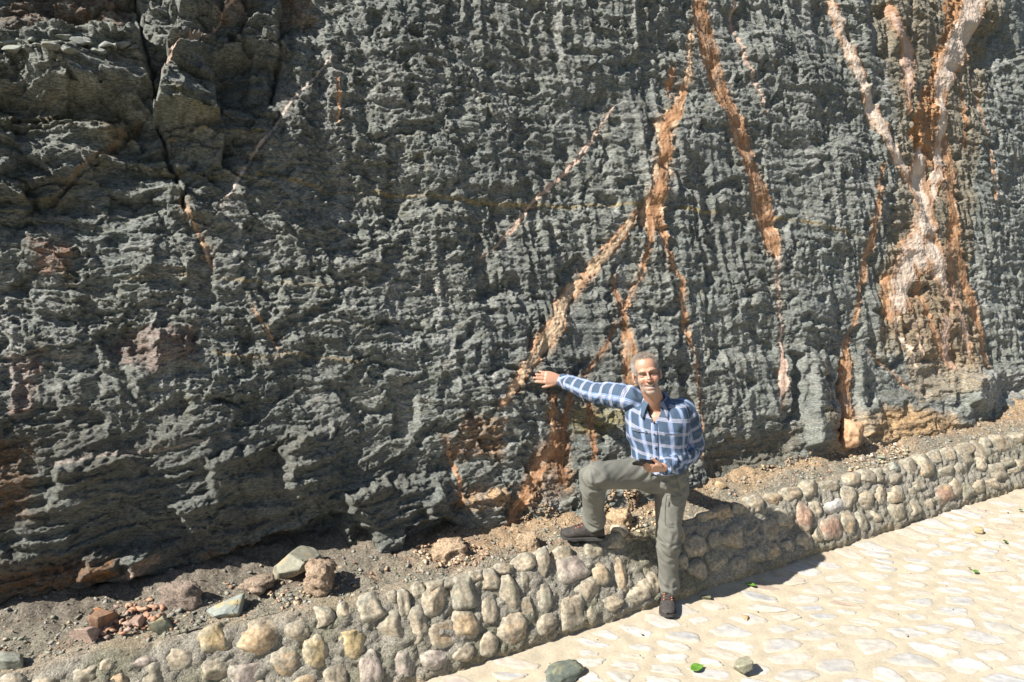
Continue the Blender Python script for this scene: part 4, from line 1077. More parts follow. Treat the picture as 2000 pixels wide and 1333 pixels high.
# lean the crown to picture left
if np.dot(hu, np.array([1.0, 0, 0])) > 0:
    hu2 = hu - 2 * np.dot(hu, np.array([1.0, 0, 0])) * np.array([1.0, 0, 0]); hu = unit(hu2 - hf * np.dot(hu2, hf)); hr = unit(np.cross(hf, hu)); hr = hr if hr[0] > 0 else -hr
HS = 0.995
def H(x, y, z): return hc + HS * (hr * x + hf * y + hu * z)
HF = np.array([hr, hf, hu])
def hb(c, r): return ball(H(*c), np.asarray(r) * HS, HF)

def hand_parts(w, f, s, n, curl, thumb, spread=0.10, scale=1.0, thumb_curl=0.3):
    """palm and five separate fingers: w wrist, f along the fingers, s towards the thumb, n back of the hand"""
    k = scale; parts = []
    parts.append(tube([w - f * .03 * k, w, w + f * .03 * k, w + f * .06 * k, w + f * .088 * k, w + f * .095 * k],
                      [(.026 * k, .020 * k), (.027 * k, .020 * k), (.036 * k, .019 * k), (.041 * k, .016 * k), (.041 * k, .013 * k), (.034 * k, .010 * k)], 20, n, 3, expo=2.4))
    tips = []
    for j, (off, ln, rr) in enumerate([(.030, .074, .0090), (.0105, .082, .0092), (-.0100, .076, .0088), (-.0290, .060, .0080)]):
        b = w + f * (.080 - .004 * abs(j - 1)) * k + s * off * k
        d = unit(f + s * spread * (1.5 - j)); p = [b]; a = 0
        for q, fr in enumerate((.42, .32, .26)):
            a += curl[j] * (0.8, 1.0, 0.7)[q]
            p.append(p[-1] + (d * math.cos(a) - n * math.sin(a)) * ln * fr * k)
        parts.append(tube([b - d * .018 * k] + p + [p[-1] + (p[-1] - p[-2]) * .12], [rr * k, rr * k * 1.05, rr * k, rr * k * .95, rr * k * .82, rr * k * .35], 12, n, 3))
        tips.append(p)
    b = w + f * .024 * k + s * .024 * k
    d = unit(f * thumb[0] + s * thumb[1] + n * thumb[2]); p = [b, b + d * .030 * k]
    d2 = unit(d + f * thumb_curl); p.append(p[-1] + d2 * .032 * k); d3 = unit(d2 + f * thumb_curl); p.append(p[-1] + d3 * .026 * k)
    parts.append(tube(p, [.0145 * k, .0125 * k, .0100 * k, .0065 * k], 12, n, 3))
    return parts, tips
# right hand lies on the rock
tipc = cliff_pt(1036, 733, 0.030)
rf = unit(tipc - wr_r); rn = CN - rf * np.dot(CN, rf); rn = unit(rn)
rs_ = unit(np.cross(rf, rn)); rs_ = rs_ if rs_[2] < 0 else -rs_
hr_parts, _ = hand_parts(wr_r, rf, rs_, rn, [.12, .08, .10, .14], (0.9, 0.55, -0.15), 0.035, 1.10)
# left hand under the phone
lf = unit(at_y(1246, 918, 3.735) - wr_l); ln0 = unit(CAMP - wr_l) * 0.75 + np.array([0.1, 0, -0.75]); ln_ = unit(ln0 - lf * np.dot(ln0, lf))
ls_ = unit(np.cross(lf, ln_)); ls_ = ls_ if np.dot(ls_, unit(CAMP - wr_l) + ZUP) > 0 else -ls_
hl_parts, _ = hand_parts(wr_l, lf, ls_, ln_, [.42, .46, .50, .55], (0.80, 0.45, -0.55), 0.04, 0.93, 0.15)

# ---- body: one continuous surface
bp = [hb((0, -.020, .036), (.074, .096, .086)), hb((0, .026, .050), (.064, .056, .066)), hb((0, .034, -.022), (.060, .052, .064)), hb((0, .026, -.066), (.051, .052, .044)),
      hb((0, .060, -.094), (.027, .022, .019)), hb((.035, .056, -.022), (.025, .024, .024)), hb((-.035, .056, -.022), (.025, .024, .024)),
      tube([H(0, .083, .022), H(0, .094, .004), H(0, .108, -.018), H(0, .100, -.030)], [.009, .009, .0125, .008], 12, hu, 3), hb((.0125, .094, -.025), (.0085, .011, .008)), hb((-.0125, .094, -.025), (.0085, .011, .008)),
      tube([H(-.050, .062, .026), H(-.028, .080, .031), H(0, .083, .027), H(.028, .080, .031), H(.050, .062, .026)], [.008, .011, .011, .011, .008], 12, hu, 3),
      hb((.079, -.006, -.006), (.009, .020, .033)), hb((-.079, -.006, -.006), (.009, .020, .033)), hb((.075, .004, -.03), (.008, .010, .012)), hb((-.075, .004, -.03), (.008, .010, .012)),
      hb((.030, .0665, .006), (.017, .013, .012)), hb((-.030, .0665, .006), (.017, .013, .012)),
      hb((0, .076, -.050), (.028, .013, .013)), hb((0, .074, -.074), (.024, .013, .010))]
tup = unit(neck - pelv)
tf = unit(CAMP - pelv); tf = unit(tf + np.array([-0.10, 0, 0])); tf = unit(tf - tup * np.dot(tf, tup)); tr = np.cross(tf, tup); tr = tr if tr[0] > 0 else -tr
TH = float(np.linalg.norm(neck - pelv))
def T(a, b, h): return pelv + tr * a + tf * b + tup * h
bp.append(tube([H(0, -.030, .0), H(0, -.022, -.06), lerp(H(0, -.022, -.10), neck, .55), neck - tup * .02, neck - tup * .06], [.052, .055, .056, .057, .056], 24, hf, 4))
bp.append(tube([T(0, 0, -.03), T(0, 0, .03), T(0, 0, .14), T(0, .005, .28), T(0, .0, TH - .09), T(0, -.005, TH - .05), T(0, -.005, TH - .01)], [(.09, .065), (.125, .088), (.13, .095), (.15, .10), (.125, .088), (.070, .060), (.050, .048)], 28, tf, 3))
bp.append(tube([lerp(sh_r, neck, .5) - tup * .09, sh_r - tup * .03, el_r, wr_r], [.035, .040, .038, .026], 18, ZUP, 5))
bp.append(tube([lerp(sh_l, neck, .5) - tup * .09, sh_l - tup * .035, el_l, wr_l], [.035, .040, .038, .026], 18, tf, 5))
bp.append(tube([hip_l + ZUP * .05, knee_l, ank_l, ank_l - ZUP * .06], [.06, .042, .034, .034], 18, tf, 4))
bp.append(tube([hip_r, knee_r - unit(knee_r - hip_r) * .02, ank_r, ank_r - ZUP * .06], [.055, .038, .034, .034], 18, (0, 1, .2), 4))
bp += hr_parts + hl_parts
bv, bf = voxel(bp, 0.0036, 1)
# face details in head coordinates
q = (bv - hc) / HS
hx, hy, hz = q @ hr, q @ hf, q @ hu
head = (hz > -.125) & (np.abs(hx) < .1) & (hy > -.14) & (hy < .14) & (np.linalg.norm(q, axis=1) < .16)
front = head & (hy > .02)
def ga(cx, cz, rx, rz): return np.exp(-((hx - cx) / rx) ** 2 - ((hz - cz) / rz) ** 2) * front
dep = np.zeros(len(bv))
for s_ in (-1, 1):
    dep -= .0045 * ga(s_ * .014, .010, .007, .010)                       # inner eye corner
    dep -= .0040 * ga(s_ * .031, .0085, .016, .0035)                     # squinting slit
    dep -= .0030 * ga(s_ * .030, -.006, .018, .003)                      # bag below
    dep -= .0035 * ga(s_ * .026, -.040, .005, .016)                      # smile fold
smz = -.0640 + 11.0 * hx ** 2
mouth = np.exp(-(hx / .0285) ** 6 - ((hz - smz) / .0062) ** 2) * front
dep -= .005 * mouth
dep -= .002 * ga(0, -.084, .02, .004)
bn = normals(bv, bf)
if np.mean(np.einsum('ij,ij->i', bn[head], bv[head] - hc)) < 0: bn = -bn; bf = bf[:, ::-1]
bv = bv + bn * (dep * HS)[:, None]
bc = np.zeros((len(bv), 3)); bc[:] = S(.50, .285, .195)
v3 = n3(bv, 60, 401)
bc *= (1 + 0.12 * v3)[:, None]
def bpaint(m, c):
    global bc
    bc = bc + (np.asarray(c) - bc) * np.clip(m, 0, 1)[:, None]
bpaint(.55 * (ga(.036, -.024, .02, .016) + ga(-.036, -.024, .02, .016)) + .5 * ga(0, -.022, .014, .014), S(.52, .215, .15))
bpaint(.3 * ga(0, .07, .05, .02), S(.54, .30, .20))
beardz = np.clip(sst(-.040, -.056, hz - .012 * sst(.02, .05, np.abs(hx)) * 3), 0, 1)
beard = head * (hy > -.01) * np.maximum(sst(-.048, -.058, hz - 0.9 * np.clip(np.abs(hx) - .028, 0, 1)), sst(.052, .062, np.abs(hx)) * sst(.02, -.02, hz)) * sst(.0, .02, hy) * sst(-.135, -.11, hz)
must = np.exp(-(hx / .026) ** 4 - ((hz + .046 - 3.0 * hx ** 2 * -1) / .0075) ** 2) * front
bpaint(np.clip(beard, 0, 1) * .5, S(.38, .30, .25))
bpaint(must * .75, S(.25, .165, .11))
bpaint(.8 * np.exp(-(hx / .021) ** 4 - ((hz - smz + .0105) / .0045) ** 2) * front, S(.50, .20, .16))
bpaint(mouth * 1.2, S(.10, .03, .025))
bpaint(1.1 * np.exp(-(hx / .0225) ** 6 - ((hz - smz - .0008) / .0038) ** 2) * front, S(.86, .80, .68))
for s_ in (-1, 1):
    bpaint(.85 * np.exp(-((hx - s_ * .031) / .0145) ** 4 - ((hz - .0085) / .0030) ** 2) * front, S(.07, .045, .035))
    bpaint(.7 * np.exp(-((hx - s_ * .031) / .020) ** 4 - ((hz - .0265 + .1 * abs(1) * np.abs(hx - s_ * .025)) / .0048) ** 2) * front, S(.16, .105, .075))
    bpaint(.5 * ga(s_ * .026, -.040, .004, .014), S(.36, .165, .11))
    bpaint(.45 * ga(s_ * .014, .012, .007, .010), S(.34, .16, .11))
# hair covered scalp
hl = .088 - 1.15 * np.clip(np.abs(hx) - .020, 0, 1) * 0.9
scalp = head * np.clip(sst(.0, .012, np.maximum(hz - (.092 + .0 * hx) + 1.3 * np.clip(.05 - hy, 0, .05) * sst(.02, .05, .06 - hy), np.where((hy < .052 - .35 * np.clip(hz - .05, 0, 1)) & (np.abs(hx) > .045), hz - .004, -1)) * 1.0), 0, 1)
scalp = np.maximum(scalp, head * sst(-.02, -.04, hy) * sst(-.07, -.05, hz))
earm = (np.abs(hx) > .0715) & (hy > -.03) & (hy < .02) & (hz > -.045) & (hz < .032)
scalp = scalp * ~earm
bpaint(scalp * .7, S(.25, .215, .185))
# knuckles and nails
M_SKIN, nt_, b_ = new_mat('skin')
at_ = nd(nt_, 'ShaderNodeAttribute', attribute_name='tint')
nt_.links.new(at_.outputs[0], b_.inputs['Base Color'])
b_.inputs['Roughness'].default_value = 0.42
b_.inputs['Subsurface Weight'].default_value = 0.12
b_.inputs['Subsurface Radius'].default_value = (0.01, 0.004, 0.002); b_.inputs['Subsurface Scale'].default_value = 0.5
nn_ = noise_node(nt_, 220, 4, 0.6); bump_node(nt_, nn_.outputs[0], 0.12, 0.002, b_)
body = plink('body', bv, bf, M_SKIN, None, np.clip(bc * .84, .02, .8))

# hair and beard: real strands
def strands(name, roots, dirs, lens, cols, rad, mat, parent, seg=3, droop=0.4, jit=0.35, seed=1):
    rg = np.random.RandomState(seed); n = len(roots)
    V = np.zeros((n, seg, 3, 3)); C = np.zeros((n, seg, 3, 3))
    d = dirs + jit * rg.normal(size=dirs.shape); d /= np.linalg.norm(d, axis=1, keepdims=True)
    p = roots - d * 0.002
    for k in range(seg):
        x = np.cross(d, np.array([.3, .5, .8])); x /= np.linalg.norm(x, axis=1, keepdims=True); y = np.cross(d, x)
        r = (rad * (1 - .75 * k / (seg - 1)))
        for j in range(3):
            a = 2.094 * j; V[:, k, j] = p + (x * math.cos(a) + y * math.sin(a)) * r
        C[:, k] = cols[:, None, :]
        p = p + d * (lens / (seg - 1))[:, None]
        d = d + droop * np.array([0, 0, -.25]) + .12 * rg.normal(size=d.shape); d /= np.linalg.norm(d, axis=1, keepdims=True)
    b = np.arange(n)[:, None] * seg * 3; F = []
    for k in range(seg - 1):
        for j in range(3):
            a0, a1 = k * 3 + j, k * 3 + (j + 1) % 3
            F.append(np.concatenate([b + a0, b + a1, b + a1 + 3, b + a0 + 3], 1))
    return plink(name, V.reshape(-1, 3), np.concatenate(F), mat, parent, np.clip(C.reshape(-1, 3), .02, .8))
M_HAIR = tint_mat('hair', 300, .8, 1.2, .5, 0.0, .001)
rgs = np.random.RandomState(12)
bn = normals(bv, bf)
idx = np.where(scalp > .5)[0]; idx = rgs.choice(idx, 5200)
rt = bv[idx]; nr = bn[idx]
lx, ly, lz = hx[idx], hy[idx], hz[idx]
up = nr * .75 + hu * .55 - hf * .25 + hr * (.25 * np.sign(lx))[:, None] * sst(.0, .08, lz)[:, None]
side = nr * .35 - hf * .75 - hu * .25
wgt = sst(.05, .085, lz)[:, None]
dr = side * (1 - wgt) + up * wgt
topc = np.repeat(S(.30, .255, .215)[None], len(idx), 0); sidec = np.repeat(S(.46, .44, .42)[None], len(idx), 0)
hcx = sidec * (1 - wgt) + topc * wgt; hcx *= rgs.uniform(.65, 1.35, size=(len(idx), 1))
strands('hair', rt, dr, rgs.uniform(.010, .024, len(idx)), hcx, .0008, M_HAIR, person, 4, .3, .24, 3)
idx = np.where((beard > .5) | (must > .55))[0]; idx = idx[(mouth[idx] < .3)]
idx = rgs.choice(idx, 2600); mu = must[idx][:, None]
bcx = np.repeat(S(.50, .46, .43)[None], len(idx), 0) * (1 - mu) + S(.28, .19, .13) * mu
bcx = bcx * rgs.uniform(.6, 1.3, size=(len(idx), 1))
chin = sst(-.07, -.09, hz[idx])[:, None]; bcx = bcx * (1 + .25 * chin)
strands('beard', bv[idx], bn[idx] * .5 - hu * .8, rgs.uniform(.0025, .0055, len(idx)), bcx, .0005, M_HAIR, person, 3, .1, .35, 4)
idx = np.where(front & (np.minimum(np.abs(hx - .031), np.abs(hx + .031)) < .019) & (np.abs(hz - .026) < .0045))[0]; idx = rgs.choice(idx, 420)
for s_ in (-1, 1):
  ii = idx; idx_ = idx[np.sign(hx[idx]) == s_]
  strands('eyebrow', bv[idx_], bn[idx_] * .5 + hr * s_ * .8, rgs.uniform(.004, .008, len(idx_)), np.repeat(S(.2, .14, .1)[None], len(idx_), 0), .0006, M_HAIR, person, 3, 0, .3, 5)

# ---- plaid cloth
def plaid_mat(name):
    m, nt, b = new_mat(name)
    uvn = nd(nt, 'ShaderNodeUVMap'); sx = nd(nt, 'ShaderNodeSeparateXYZ'); nt.links.new(uvn.outputs[0], sx.inputs[0])
    def band(sock, period, stops, ph):
        a = nd(nt, 'ShaderNodeMath', operation='MULTIPLY_ADD'); nt.links.new(sock, a.inputs[0]); a.inputs[1].default_value = 1 / period; a.inputs[2].default_value = ph
        f = nd(nt, 'ShaderNodeMath', operation='FRACT'); nt.links.new(a.outputs[0], f.inputs[0])
        r = ramp_node(nt, f.outputs[0], stops); r.color_ramp.interpolation = 'CONSTANT'; return r.outputs[0]
    base = (.043, .068, .108); lb = (.15, .22, .37); wh = (.36, .37, .45); gr = (.18, .19, .26)
    cu = band(sx.outputs[0], .074, [(0, base), (.36, lb), (.43, (.13, .21, .40)), (.46, wh), (.50, lb), (.55, wh), (.59, (.13, .21, .40)), (.62, lb), (.69, base)], .0)
    cv = band(sx.outputs[1], .078, [(0, base), (.40, wh), (.45, gr), (.50, wh), (.55, gr), (.60, wh), (.645, base)], .25)
    mx = mix_node(nt, cu, cv, 1.0, 'LIGHTEN')
    ad = mix_node(nt, cu, cv, 0.6, 'SCREEN')
    c = mix_node(nt, mx, ad, 0.5)
    nz = noise_node(nt, 500, 2, .5)
    nt.links.new(c, b.inputs['Base Color']); b.inputs['Roughness'].default_value = .85; b.inputs['Specular IOR Level'].default_value = .25
    bump_node(nt, nz.outputs[0], .15, .001, b)
    return m
M_PLAID = plaid_mat('blue_plaid')
def closed_grid(nr_, nc):
    i = np.arange(nr_ * nc).reshape(nr_, nc); j = np.roll(i, -1, 1)
    return np.stack([i[:-1], j[:-1], j[1:], i[1:]], -1).reshape(-1, 4)
def open_uv_mesh(name, Pg, UVg, keep=None, mat=None, parent=None, thick=.0025):
    """grid of points (rows, cols) open along the seam, with cloth coordinates"""
    nr_, nc = Pg.shape[:2]; F = grid_faces(nc, nr_)
    if keep is not None: F = F[keep.reshape(-1)[F].all(1)]
    V = Pg.reshape(-1, 3); uv = UVg.reshape(-1, 2)
    ids, inv = np.unique(F.ravel(), return_inverse=True)
    o = plink(name, V[ids], inv.reshape(F.shape), mat, parent, None, uv[ids])
    so = o.modifiers.new('thickness', 'SOLIDIFY'); so.thickness = thick; so.offset = -1
    return o
hs_ = np.array([.085, .090, .105, .13, .21, .29, .35, .395, .425, .448, .468, .485]) * (TH / .47)
wa = np.array([.182, .178, .172, .166, .172, .186, .192, .188, .180, .162, .130, .078]); wb = np.array([.128, .128, .124, .120, .124, .128, .124, .112, .098, .086, .074, .064])
hh = np.linspace(hs_[0], hs_[-1], 170); th = np.linspace(-math.pi, math.pi, 201)
A_ = np.interp(hh, hs_, wa); B_ = np.interp(hh, hs_, wb)
ker = np.hanning(13); ker /= ker.sum()
A_ = np.convolve(np.pad(A_, 6, 'edge'), ker, 'valid'); B_ = np.convolve(np.pad(B_, 6, 'edge'), ker, 'valid')
TT, HH = np.meshgrid(th, hh); AA = A_[:, None] + 0 * TT; BB = B_[:, None] + 0 * TT
cs, sn = np.sin(TT), np.cos(TT)                     # angle 0 is the front
rr = (np.abs(cs) ** 2.5 + np.abs(sn) ** 2.5) ** (-1 / 2.5)
xx, yy = AA * cs * rr, BB * sn * rr
arc = TT * .170
belly = .022 * np.exp(-((HH - .10) / .09) ** 2) * sst(-.2, 1, sn)
wr = .0085 * gn(arc * 9 + HH * 7, HH * 5, 421) + .0065 * gn(arc * 20 - HH * 9, HH * 9, 422) + .0035 * gn(arc * 38 + HH * 14, HH * 16, 423)
dg = (arc + .55 * HH)
wr += .006 * np.exp(-((HH - .12) / .07) ** 2) * (1 - 2.4 * np.abs(gn(arc * 14, HH * 22, 424))) * sst(.20, .06, HH)
wr += .0085 * (1 - 2.4 * np.abs(gn(dg * 17, (HH - .6 * arc) * 4, 425))) * sst(.10, .0, np.abs(HH - .30 - .3 * (arc + .1)))
fade = sst(TH + .01, TH - .06, HH)
scale_ = 1 + 0 * TT
xx = xx + cs * wr * fade; yy = yy + sn * wr * fade + belly
sag = .014 * np.cos(TT) * sst(.14, .09, HH) + .012 * np.sin(TT * 2 + .6) * sst(.14, .09, HH)
zz = HH - sag + .02 * np.abs(np.sin(TT)) * sst(.33, .43, HH) * sst(.49, .43, HH)
# torso leans: the hem follows the hips
Pg = pelv + xx[..., None] * tr + yy[..., None] * tf + zz[..., None] * tup
UVg = np.stack([arc + .10 * HH, HH + .22 * arc], -1)
vee = (np.abs(arc + .004) < np.clip((HH - (TH - .085)) * .62, -1, .040)) & (HH > TH - .09)
shirt = plink('shirt', [(0, 0, 0), (0, 0, .001), (.001, 0, 0)], [(0, 1, 2)], M_PLAID)
shirt['label'] = 'blue and white plaid button shirt'
def torso_pt(a, h, out):
    """point on the shirt front at arc a, height h"""
    j = int(np.clip(round((a / .170 + math.pi) / (2 * math.pi) * 200), 1, 199)); i = int(np.clip(np.searchsorted(hh, h), 1, len(hh) - 2))
    p = Pg[i, j]; n = unit(np.cross(Pg[i, j + 1] - Pg[i, j - 1], Pg[i + 1, j] - Pg[i - 1, j])); n = n if np.dot(n, tf * math.cos(a / .17) + tr * math.sin(a / .17)) > 0 else -n
    return p + n * out, n
# placket with buttons, pocket edge
pw = np.array([[torso_pt(a - .004, h, .0035)[0] for a in np.linspace(-.017, .017, 7)] for h in np.linspace(.09, TH - .088, 60)])
uvp_ = np.array([[(a * 1.0 + .05, h + .14 * a) for a in np.linspace(-.017, .017, 7)] for h in np.linspace(.09, TH - .088, 60)])
open_uv_mesh('placket', pw, uvp_, None, M_PLAID, shirt, .003)
M_DARK = plain_mat('dark_plastic', (.02, .02, .025), .4)
for h in (.115, .17, .23, .32, .385):
    p, n = torso_pt(-.004, h * TH / .47, .006); bvv, bff = ICO[2]
    fr = np.array([unit(np.cross(n, tup)), unit(np.cross(n, np.cross(n, tup))), n])
    plink('button', p + (bvv * np.array([.006, .006, .002])) @ fr, bff, M_DARK, shirt)
for sgn in (-1, 1):
    ar = np.linspace(.045, .125, 16) * sgn
    pk = np.array([[torso_pt(a, TH - .150 - .10 * a + k * .007, .004 + .002 * (k == 1))[0] for a in ar] for k in range(3)])
    uvk = np.array([[(a + .10 * .3, TH - .15 + k * .02) for a in ar] for k in range(3)])
    open_uv_mesh('pocket_flap', pk, uvk, None, M_PLAID, shirt, .002)
# collar: stands round the neck and folds down to two points
nb = neck + tup * .006
cp, cu_ = [], []
for a in np.linspace(-2.62, 2.62, 61):              # 0 is the nape
    fr_ = abs(a) / 2.62; dirv = -tf * math.cos(a) + tr * math.sin(a)
    top = nb + dirv * (.058 + .006 * fr_) + tup * (.044 - .030 * fr_ ** 2) + tf * .010
    fold = nb + dirv * (.068 + .010 * fr_) + tup * (.046 - .036 * fr_ ** 2) + tf * .010
    pt = sst(.70, 1.0, fr_)
    low = nb + dirv * (.088 + .022 * pt) + tup * (-.006 - .048 * pt - .012 * fr_) + tf * (.012 + .012 * pt) + tr * math.copysign(.014 * pt, a)
    stand = nb + dirv * (.062 + .004 * fr_) + tup * (-.008 - .006 * fr_) + tf * .010
    row = [stand, top, lerp(top, fold, .5) + tup * .003, fold, lerp(fold, low, .35) + dirv * .004, lerp(fold, low, .7) + dirv * .003, low]
    cp.append(row); cu_.append([(k * .012 + .02, a * .07) for k in range(7)])
open_uv_mesh('collar', np.array(cp), np.array(cu_), None, M_PLAID, shirt, .003)

def sleeve(pts, rads, name, hint, uoff, seed, n=64, rows=110, wr_amp=1.0, roll_=0.0):
    pts = np.asarray(pts, float); N = len(pts)
    Tt = np.linspace(0, N - 1, rows)
    A2 = np.concatenate([2 * pts[:1] - pts[1:2], pts, 2 * pts[-1:] - pts[-2:-1]]); c = []
    for t in Tt:
        i = min(int(t), N - 2); f = t - i; a, b, d, e = A2[i], A2[i + 1], A2[i + 2], A2[i + 3]
        c.append(0.5 * (2 * b + (d - a) * f + (2 * a - 5 * b + 4 * d - e) * f * f + (3 * b - a - 3 * d + e) * f ** 3))
    c = np.array(c); rd = np.interp(Tt, np.arange(N), rads)
    L = np.concatenate([[0], np.cumsum(np.linalg.norm(np.diff(c, axis=0), axis=1))])
    ang = np.linspace(0, 2 * math.pi, n + 1) + roll_
    Pq = np.zeros((rows, n + 1, 3)); Uq = np.zeros((rows, n + 1, 2))
    for i in range(rows):
        t = unit(c[min(i + 1, rows - 1)] - c[max(i - 1, 0)]); x = unit(np.cross(np.asarray(hint, float), t)); y = np.cross(t, x)
        w = L[i] / L[-1]
        ca = np.cos(ang); sa = np.sin(ang)
        per = ang / (2 * math.pi) * 6
        ridge = .0070 * gn(np.cos(ang) * 1.6 + L[i] * 16, np.sin(ang) * 1.6 + L[i] * 9, seed) + .0095 * (1 - 2.4 * np.abs(gn(np.cos(ang - 6 * L[i]) * 1.1 + 3 + L[i] * 26, np.sin(ang - 6 * L[i]) * 1.1 + L[i] * 5, seed + 1))) + .003 * gn(np.cos(ang) * 2.5 + L[i] * 45, np.sin(ang) * 2.5, seed + 2)
        r = rd[i] + wr_amp * ridge * sst(0, .08, w) * sst(1.0, .9, w)
        if w > .93: r = r * 0 + rd[i] + .004
        Pq[i] = c[i] + x * (ca * r)[:, None] + y * (sa * r)[:, None]
        Uq[i, :, 0] = ang * .050 + uoff; Uq[i, :, 1] = L[i]
    return None, Pq, Uq, c
in_r = lerp(sh_r, neck, .38) - tup * .055
_, PR, UR, cq = sleeve([in_r, sh_r - tup * .012, lerp(sh_r, el_r, .5), el_r, lerp(el_r, wr_r, .55), wr_r - unit(wr_r - el_r) * .012], [.040, .074, .071, .060, .050, .038], 'sleeve', ZUP, .02, 431, roll_=math.pi)
def cuff(Pq, Uq, k):
    m = Pq[-k:] ; cen = m.mean(1, keepdims=True)
    open_uv_mesh('cuff', cen + (m - cen) * 1.06, np.stack([Uq[-k:, :, 0] + Uq[-k:, :, 1], Uq[-k:, :, 0] - Uq[-k:, :, 1]], -1) * .8, None, M_PLAID, shirt, .004)
cuff(PR, UR, 12)
in_l = lerp(sh_l, neck, .38) - tup * .055
_, PL, UL, cq = sleeve([in_l, sh_l - tup * .032, lerp(sh_l, el_l, .5) + tr * .012, el_l, lerp(el_l, wr_l, .5), wr_l - unit(wr_l - el_l) * .012], [.036, .066, .064, .060, .054, .042], 'sleeve', tf, .035, 441, wr_amp=1.15)
cuff(PL, UL, 12)
# torso and sleeves grow into one another at the shoulder seams
from mathutils import kdtree
def solid(Pq):
    m_, n_ = Pq.shape[0], Pq.shape[1] - 1
    V = np.concatenate([Pq[:, :-1].reshape(-1, 3), Pq[:1, :-1].mean(1), Pq[-1:, :-1].mean(1)])
    F = [tuple(x) for x in closed_grid(m_, n_)] + [(m_ * n_, (k + 1) % n_, k) for k in range(n_)] + [(m_ * n_ + 1, (m_ - 1) * n_ + k, (m_ - 1) * n_ + (k + 1) % n_) for k in range(n_)]
    return V, F
srcs = [(Pg, UVg), (PR, UR), (PL, UL)]
sv_, sf_ = voxel([solid(p) for p, _ in srcs], .0048, 1)
trees = []
for p, _ in srcs:
    kd = kdtree.KDTree(p.shape[0] * p.shape[1])
    for i, co in enumerate(p.reshape(-1, 3)): kd.insert(co, i)
    kd.balance(); trees.append(kd)
near_ = [[kd.find(co) for co in sv_] for kd in trees]
dist_ = np.array([[r[2] for r in n_] for n_ in near_]); ind_ = np.array([[r[1] for r in n_] for n_ in near_])
junction = (np.sort(dist_, 0)[1] < .022)
sm_ = sv_.copy(); sv0_ = sv_.copy()
for _ in range(3):
    s2 = relax(sm_, sf_, 4); sm_ = np.where(junction[:, None], s2, sm_)
sv_ = relax(sm_, sf_, 1)
own = np.argmin(dist_, 0)
fo = own[sf_]; fo = np.where((fo == 0).sum(1) >= 2, 0, np.where((fo == 1).sum(1) >= 2, 1, 2))
veef = vee.reshape(-1)
for k in range(3):
    G, Ug = srcs[k]; gi, gj = np.unravel_index(ind_[k], G.shape[:2])
    i0, i1 = np.clip(gi - 1, 0, None), np.clip(gi + 1, None, G.shape[0] - 1); j0, j1 = np.clip(gj - 1, 0, None), np.clip(gj + 1, None, G.shape[1] - 1)
    ta, tb = (G[gi, j1] - G[gi, j0]), (G[i1, gj] - G[i0, gj]); dl_ = sv0_ - G[gi, gj]
    aa, bb, ab = (ta * ta).sum(1) + 1e-12, (tb * tb).sum(1) + 1e-12, (ta * tb).sum(1); pa_, pb_ = (dl_ * ta).sum(1), (dl_ * tb).sum(1); det = aa * bb - ab * ab + 1e-14
    al, be = np.clip((pa_ * bb - pb_ * ab) / det, -1, 1), np.clip((pb_ * aa - pa_ * ab) / det, -1, 1)
    uvk = Ug[gi, gj] + al[:, None] * (Ug[gi, j1] - Ug[gi, j0]) + be[:, None] * (Ug[i1, gj] - Ug[i0, gj])
    keep = fo == k
    if k == 0: keep &= ~veef[ind_[0]][sf_].any(1)
    Fk = sf_[keep]; ids, inv = np.unique(Fk.ravel(), return_inverse=True)
    me = np_mesh('shirt' if k == 0 else 'sleeve', sv_[ids] - P0, inv.reshape(Fk.shape), None, uvk[ids])
    if k == 0:
        me.materials.append(M_PLAID); me.polygons.foreach_set('use_smooth', np.ones(len(me.polygons), dtype=bool)); shirt.data = me
    else:
        link('sleeve', me, M_PLAID, shirt)


# ---- trousers
M_TROU, nt_, b_ = new_mat('grey_cloth')
nz_ = noise_node(nt_, 14, 5, .6); r_ = ramp_node(nt_, nz_.outputs[0], [(.3, (.132, .133, .117)), (.7, (.168, .168, .148))]); nt_.links.new(r_.outputs[0], b_.inputs['Base Color'])
b_.inputs['Roughness'].default_value = .78; b_.inputs['Specular IOR Level'].default_value = .3
nz2_ = noise_node(nt_, 420, 3, .5); bump_node(nt_, nz2_.outputs[0], .12, .001, b_)
dl = unit(knee_l - hip_l)
tp = [tube([T(0, 0, .155), T(0, 0, .08), T(0, 0, .0), T(0, -.005, -.06), T(0, -.005, -.10)], [(.150, .105), (.153, .107), (.160, .113), (.152, .110), (.10, .08)], 32, tf, 3, expo=2.3),
      tube([hip_l + tup * .03 - tr * .01, lerp(hip_l, knee_l, .22) + tr * .004, lerp(hip_l, knee_l, .6), knee_l, lerp(knee_l, ank_l, .35), lerp(knee_l, ank_l, .75), ank_l - ZUP * .015], [.098, .102, .086, .070, .064, .058, .055], 28, tf, 5),
      tube([hip_r + tup * .01 + tr * .02, lerp(hip_r, knee_r, .35), lerp(hip_r, knee_r, .75), knee_r + unit(knee_r - hip_r) * .015], [.095, .092, .082, .070], 28, ZUP, 5),
      tube([knee_r + ZUP * .025 + unit(knee_r - hip_r) * .01, lerp(knee_r, ank_r, .2), lerp(knee_r, ank_r, .55), ank_r - ZUP * .0], [.060, .070, .064, .059], 28, tf, 5), ball(knee_r - unit(knee_r - hip_r) * .004, (.067, .067, .067))]
tv, tfc = voxel(tp, .0062, 9)
tn = normals(tv, tfc)
if np.mean(np.einsum('ij,ij->i', tn, tv - tv.mean(0))) < 0: tn = -tn; tfc = tfc[:, ::-1]
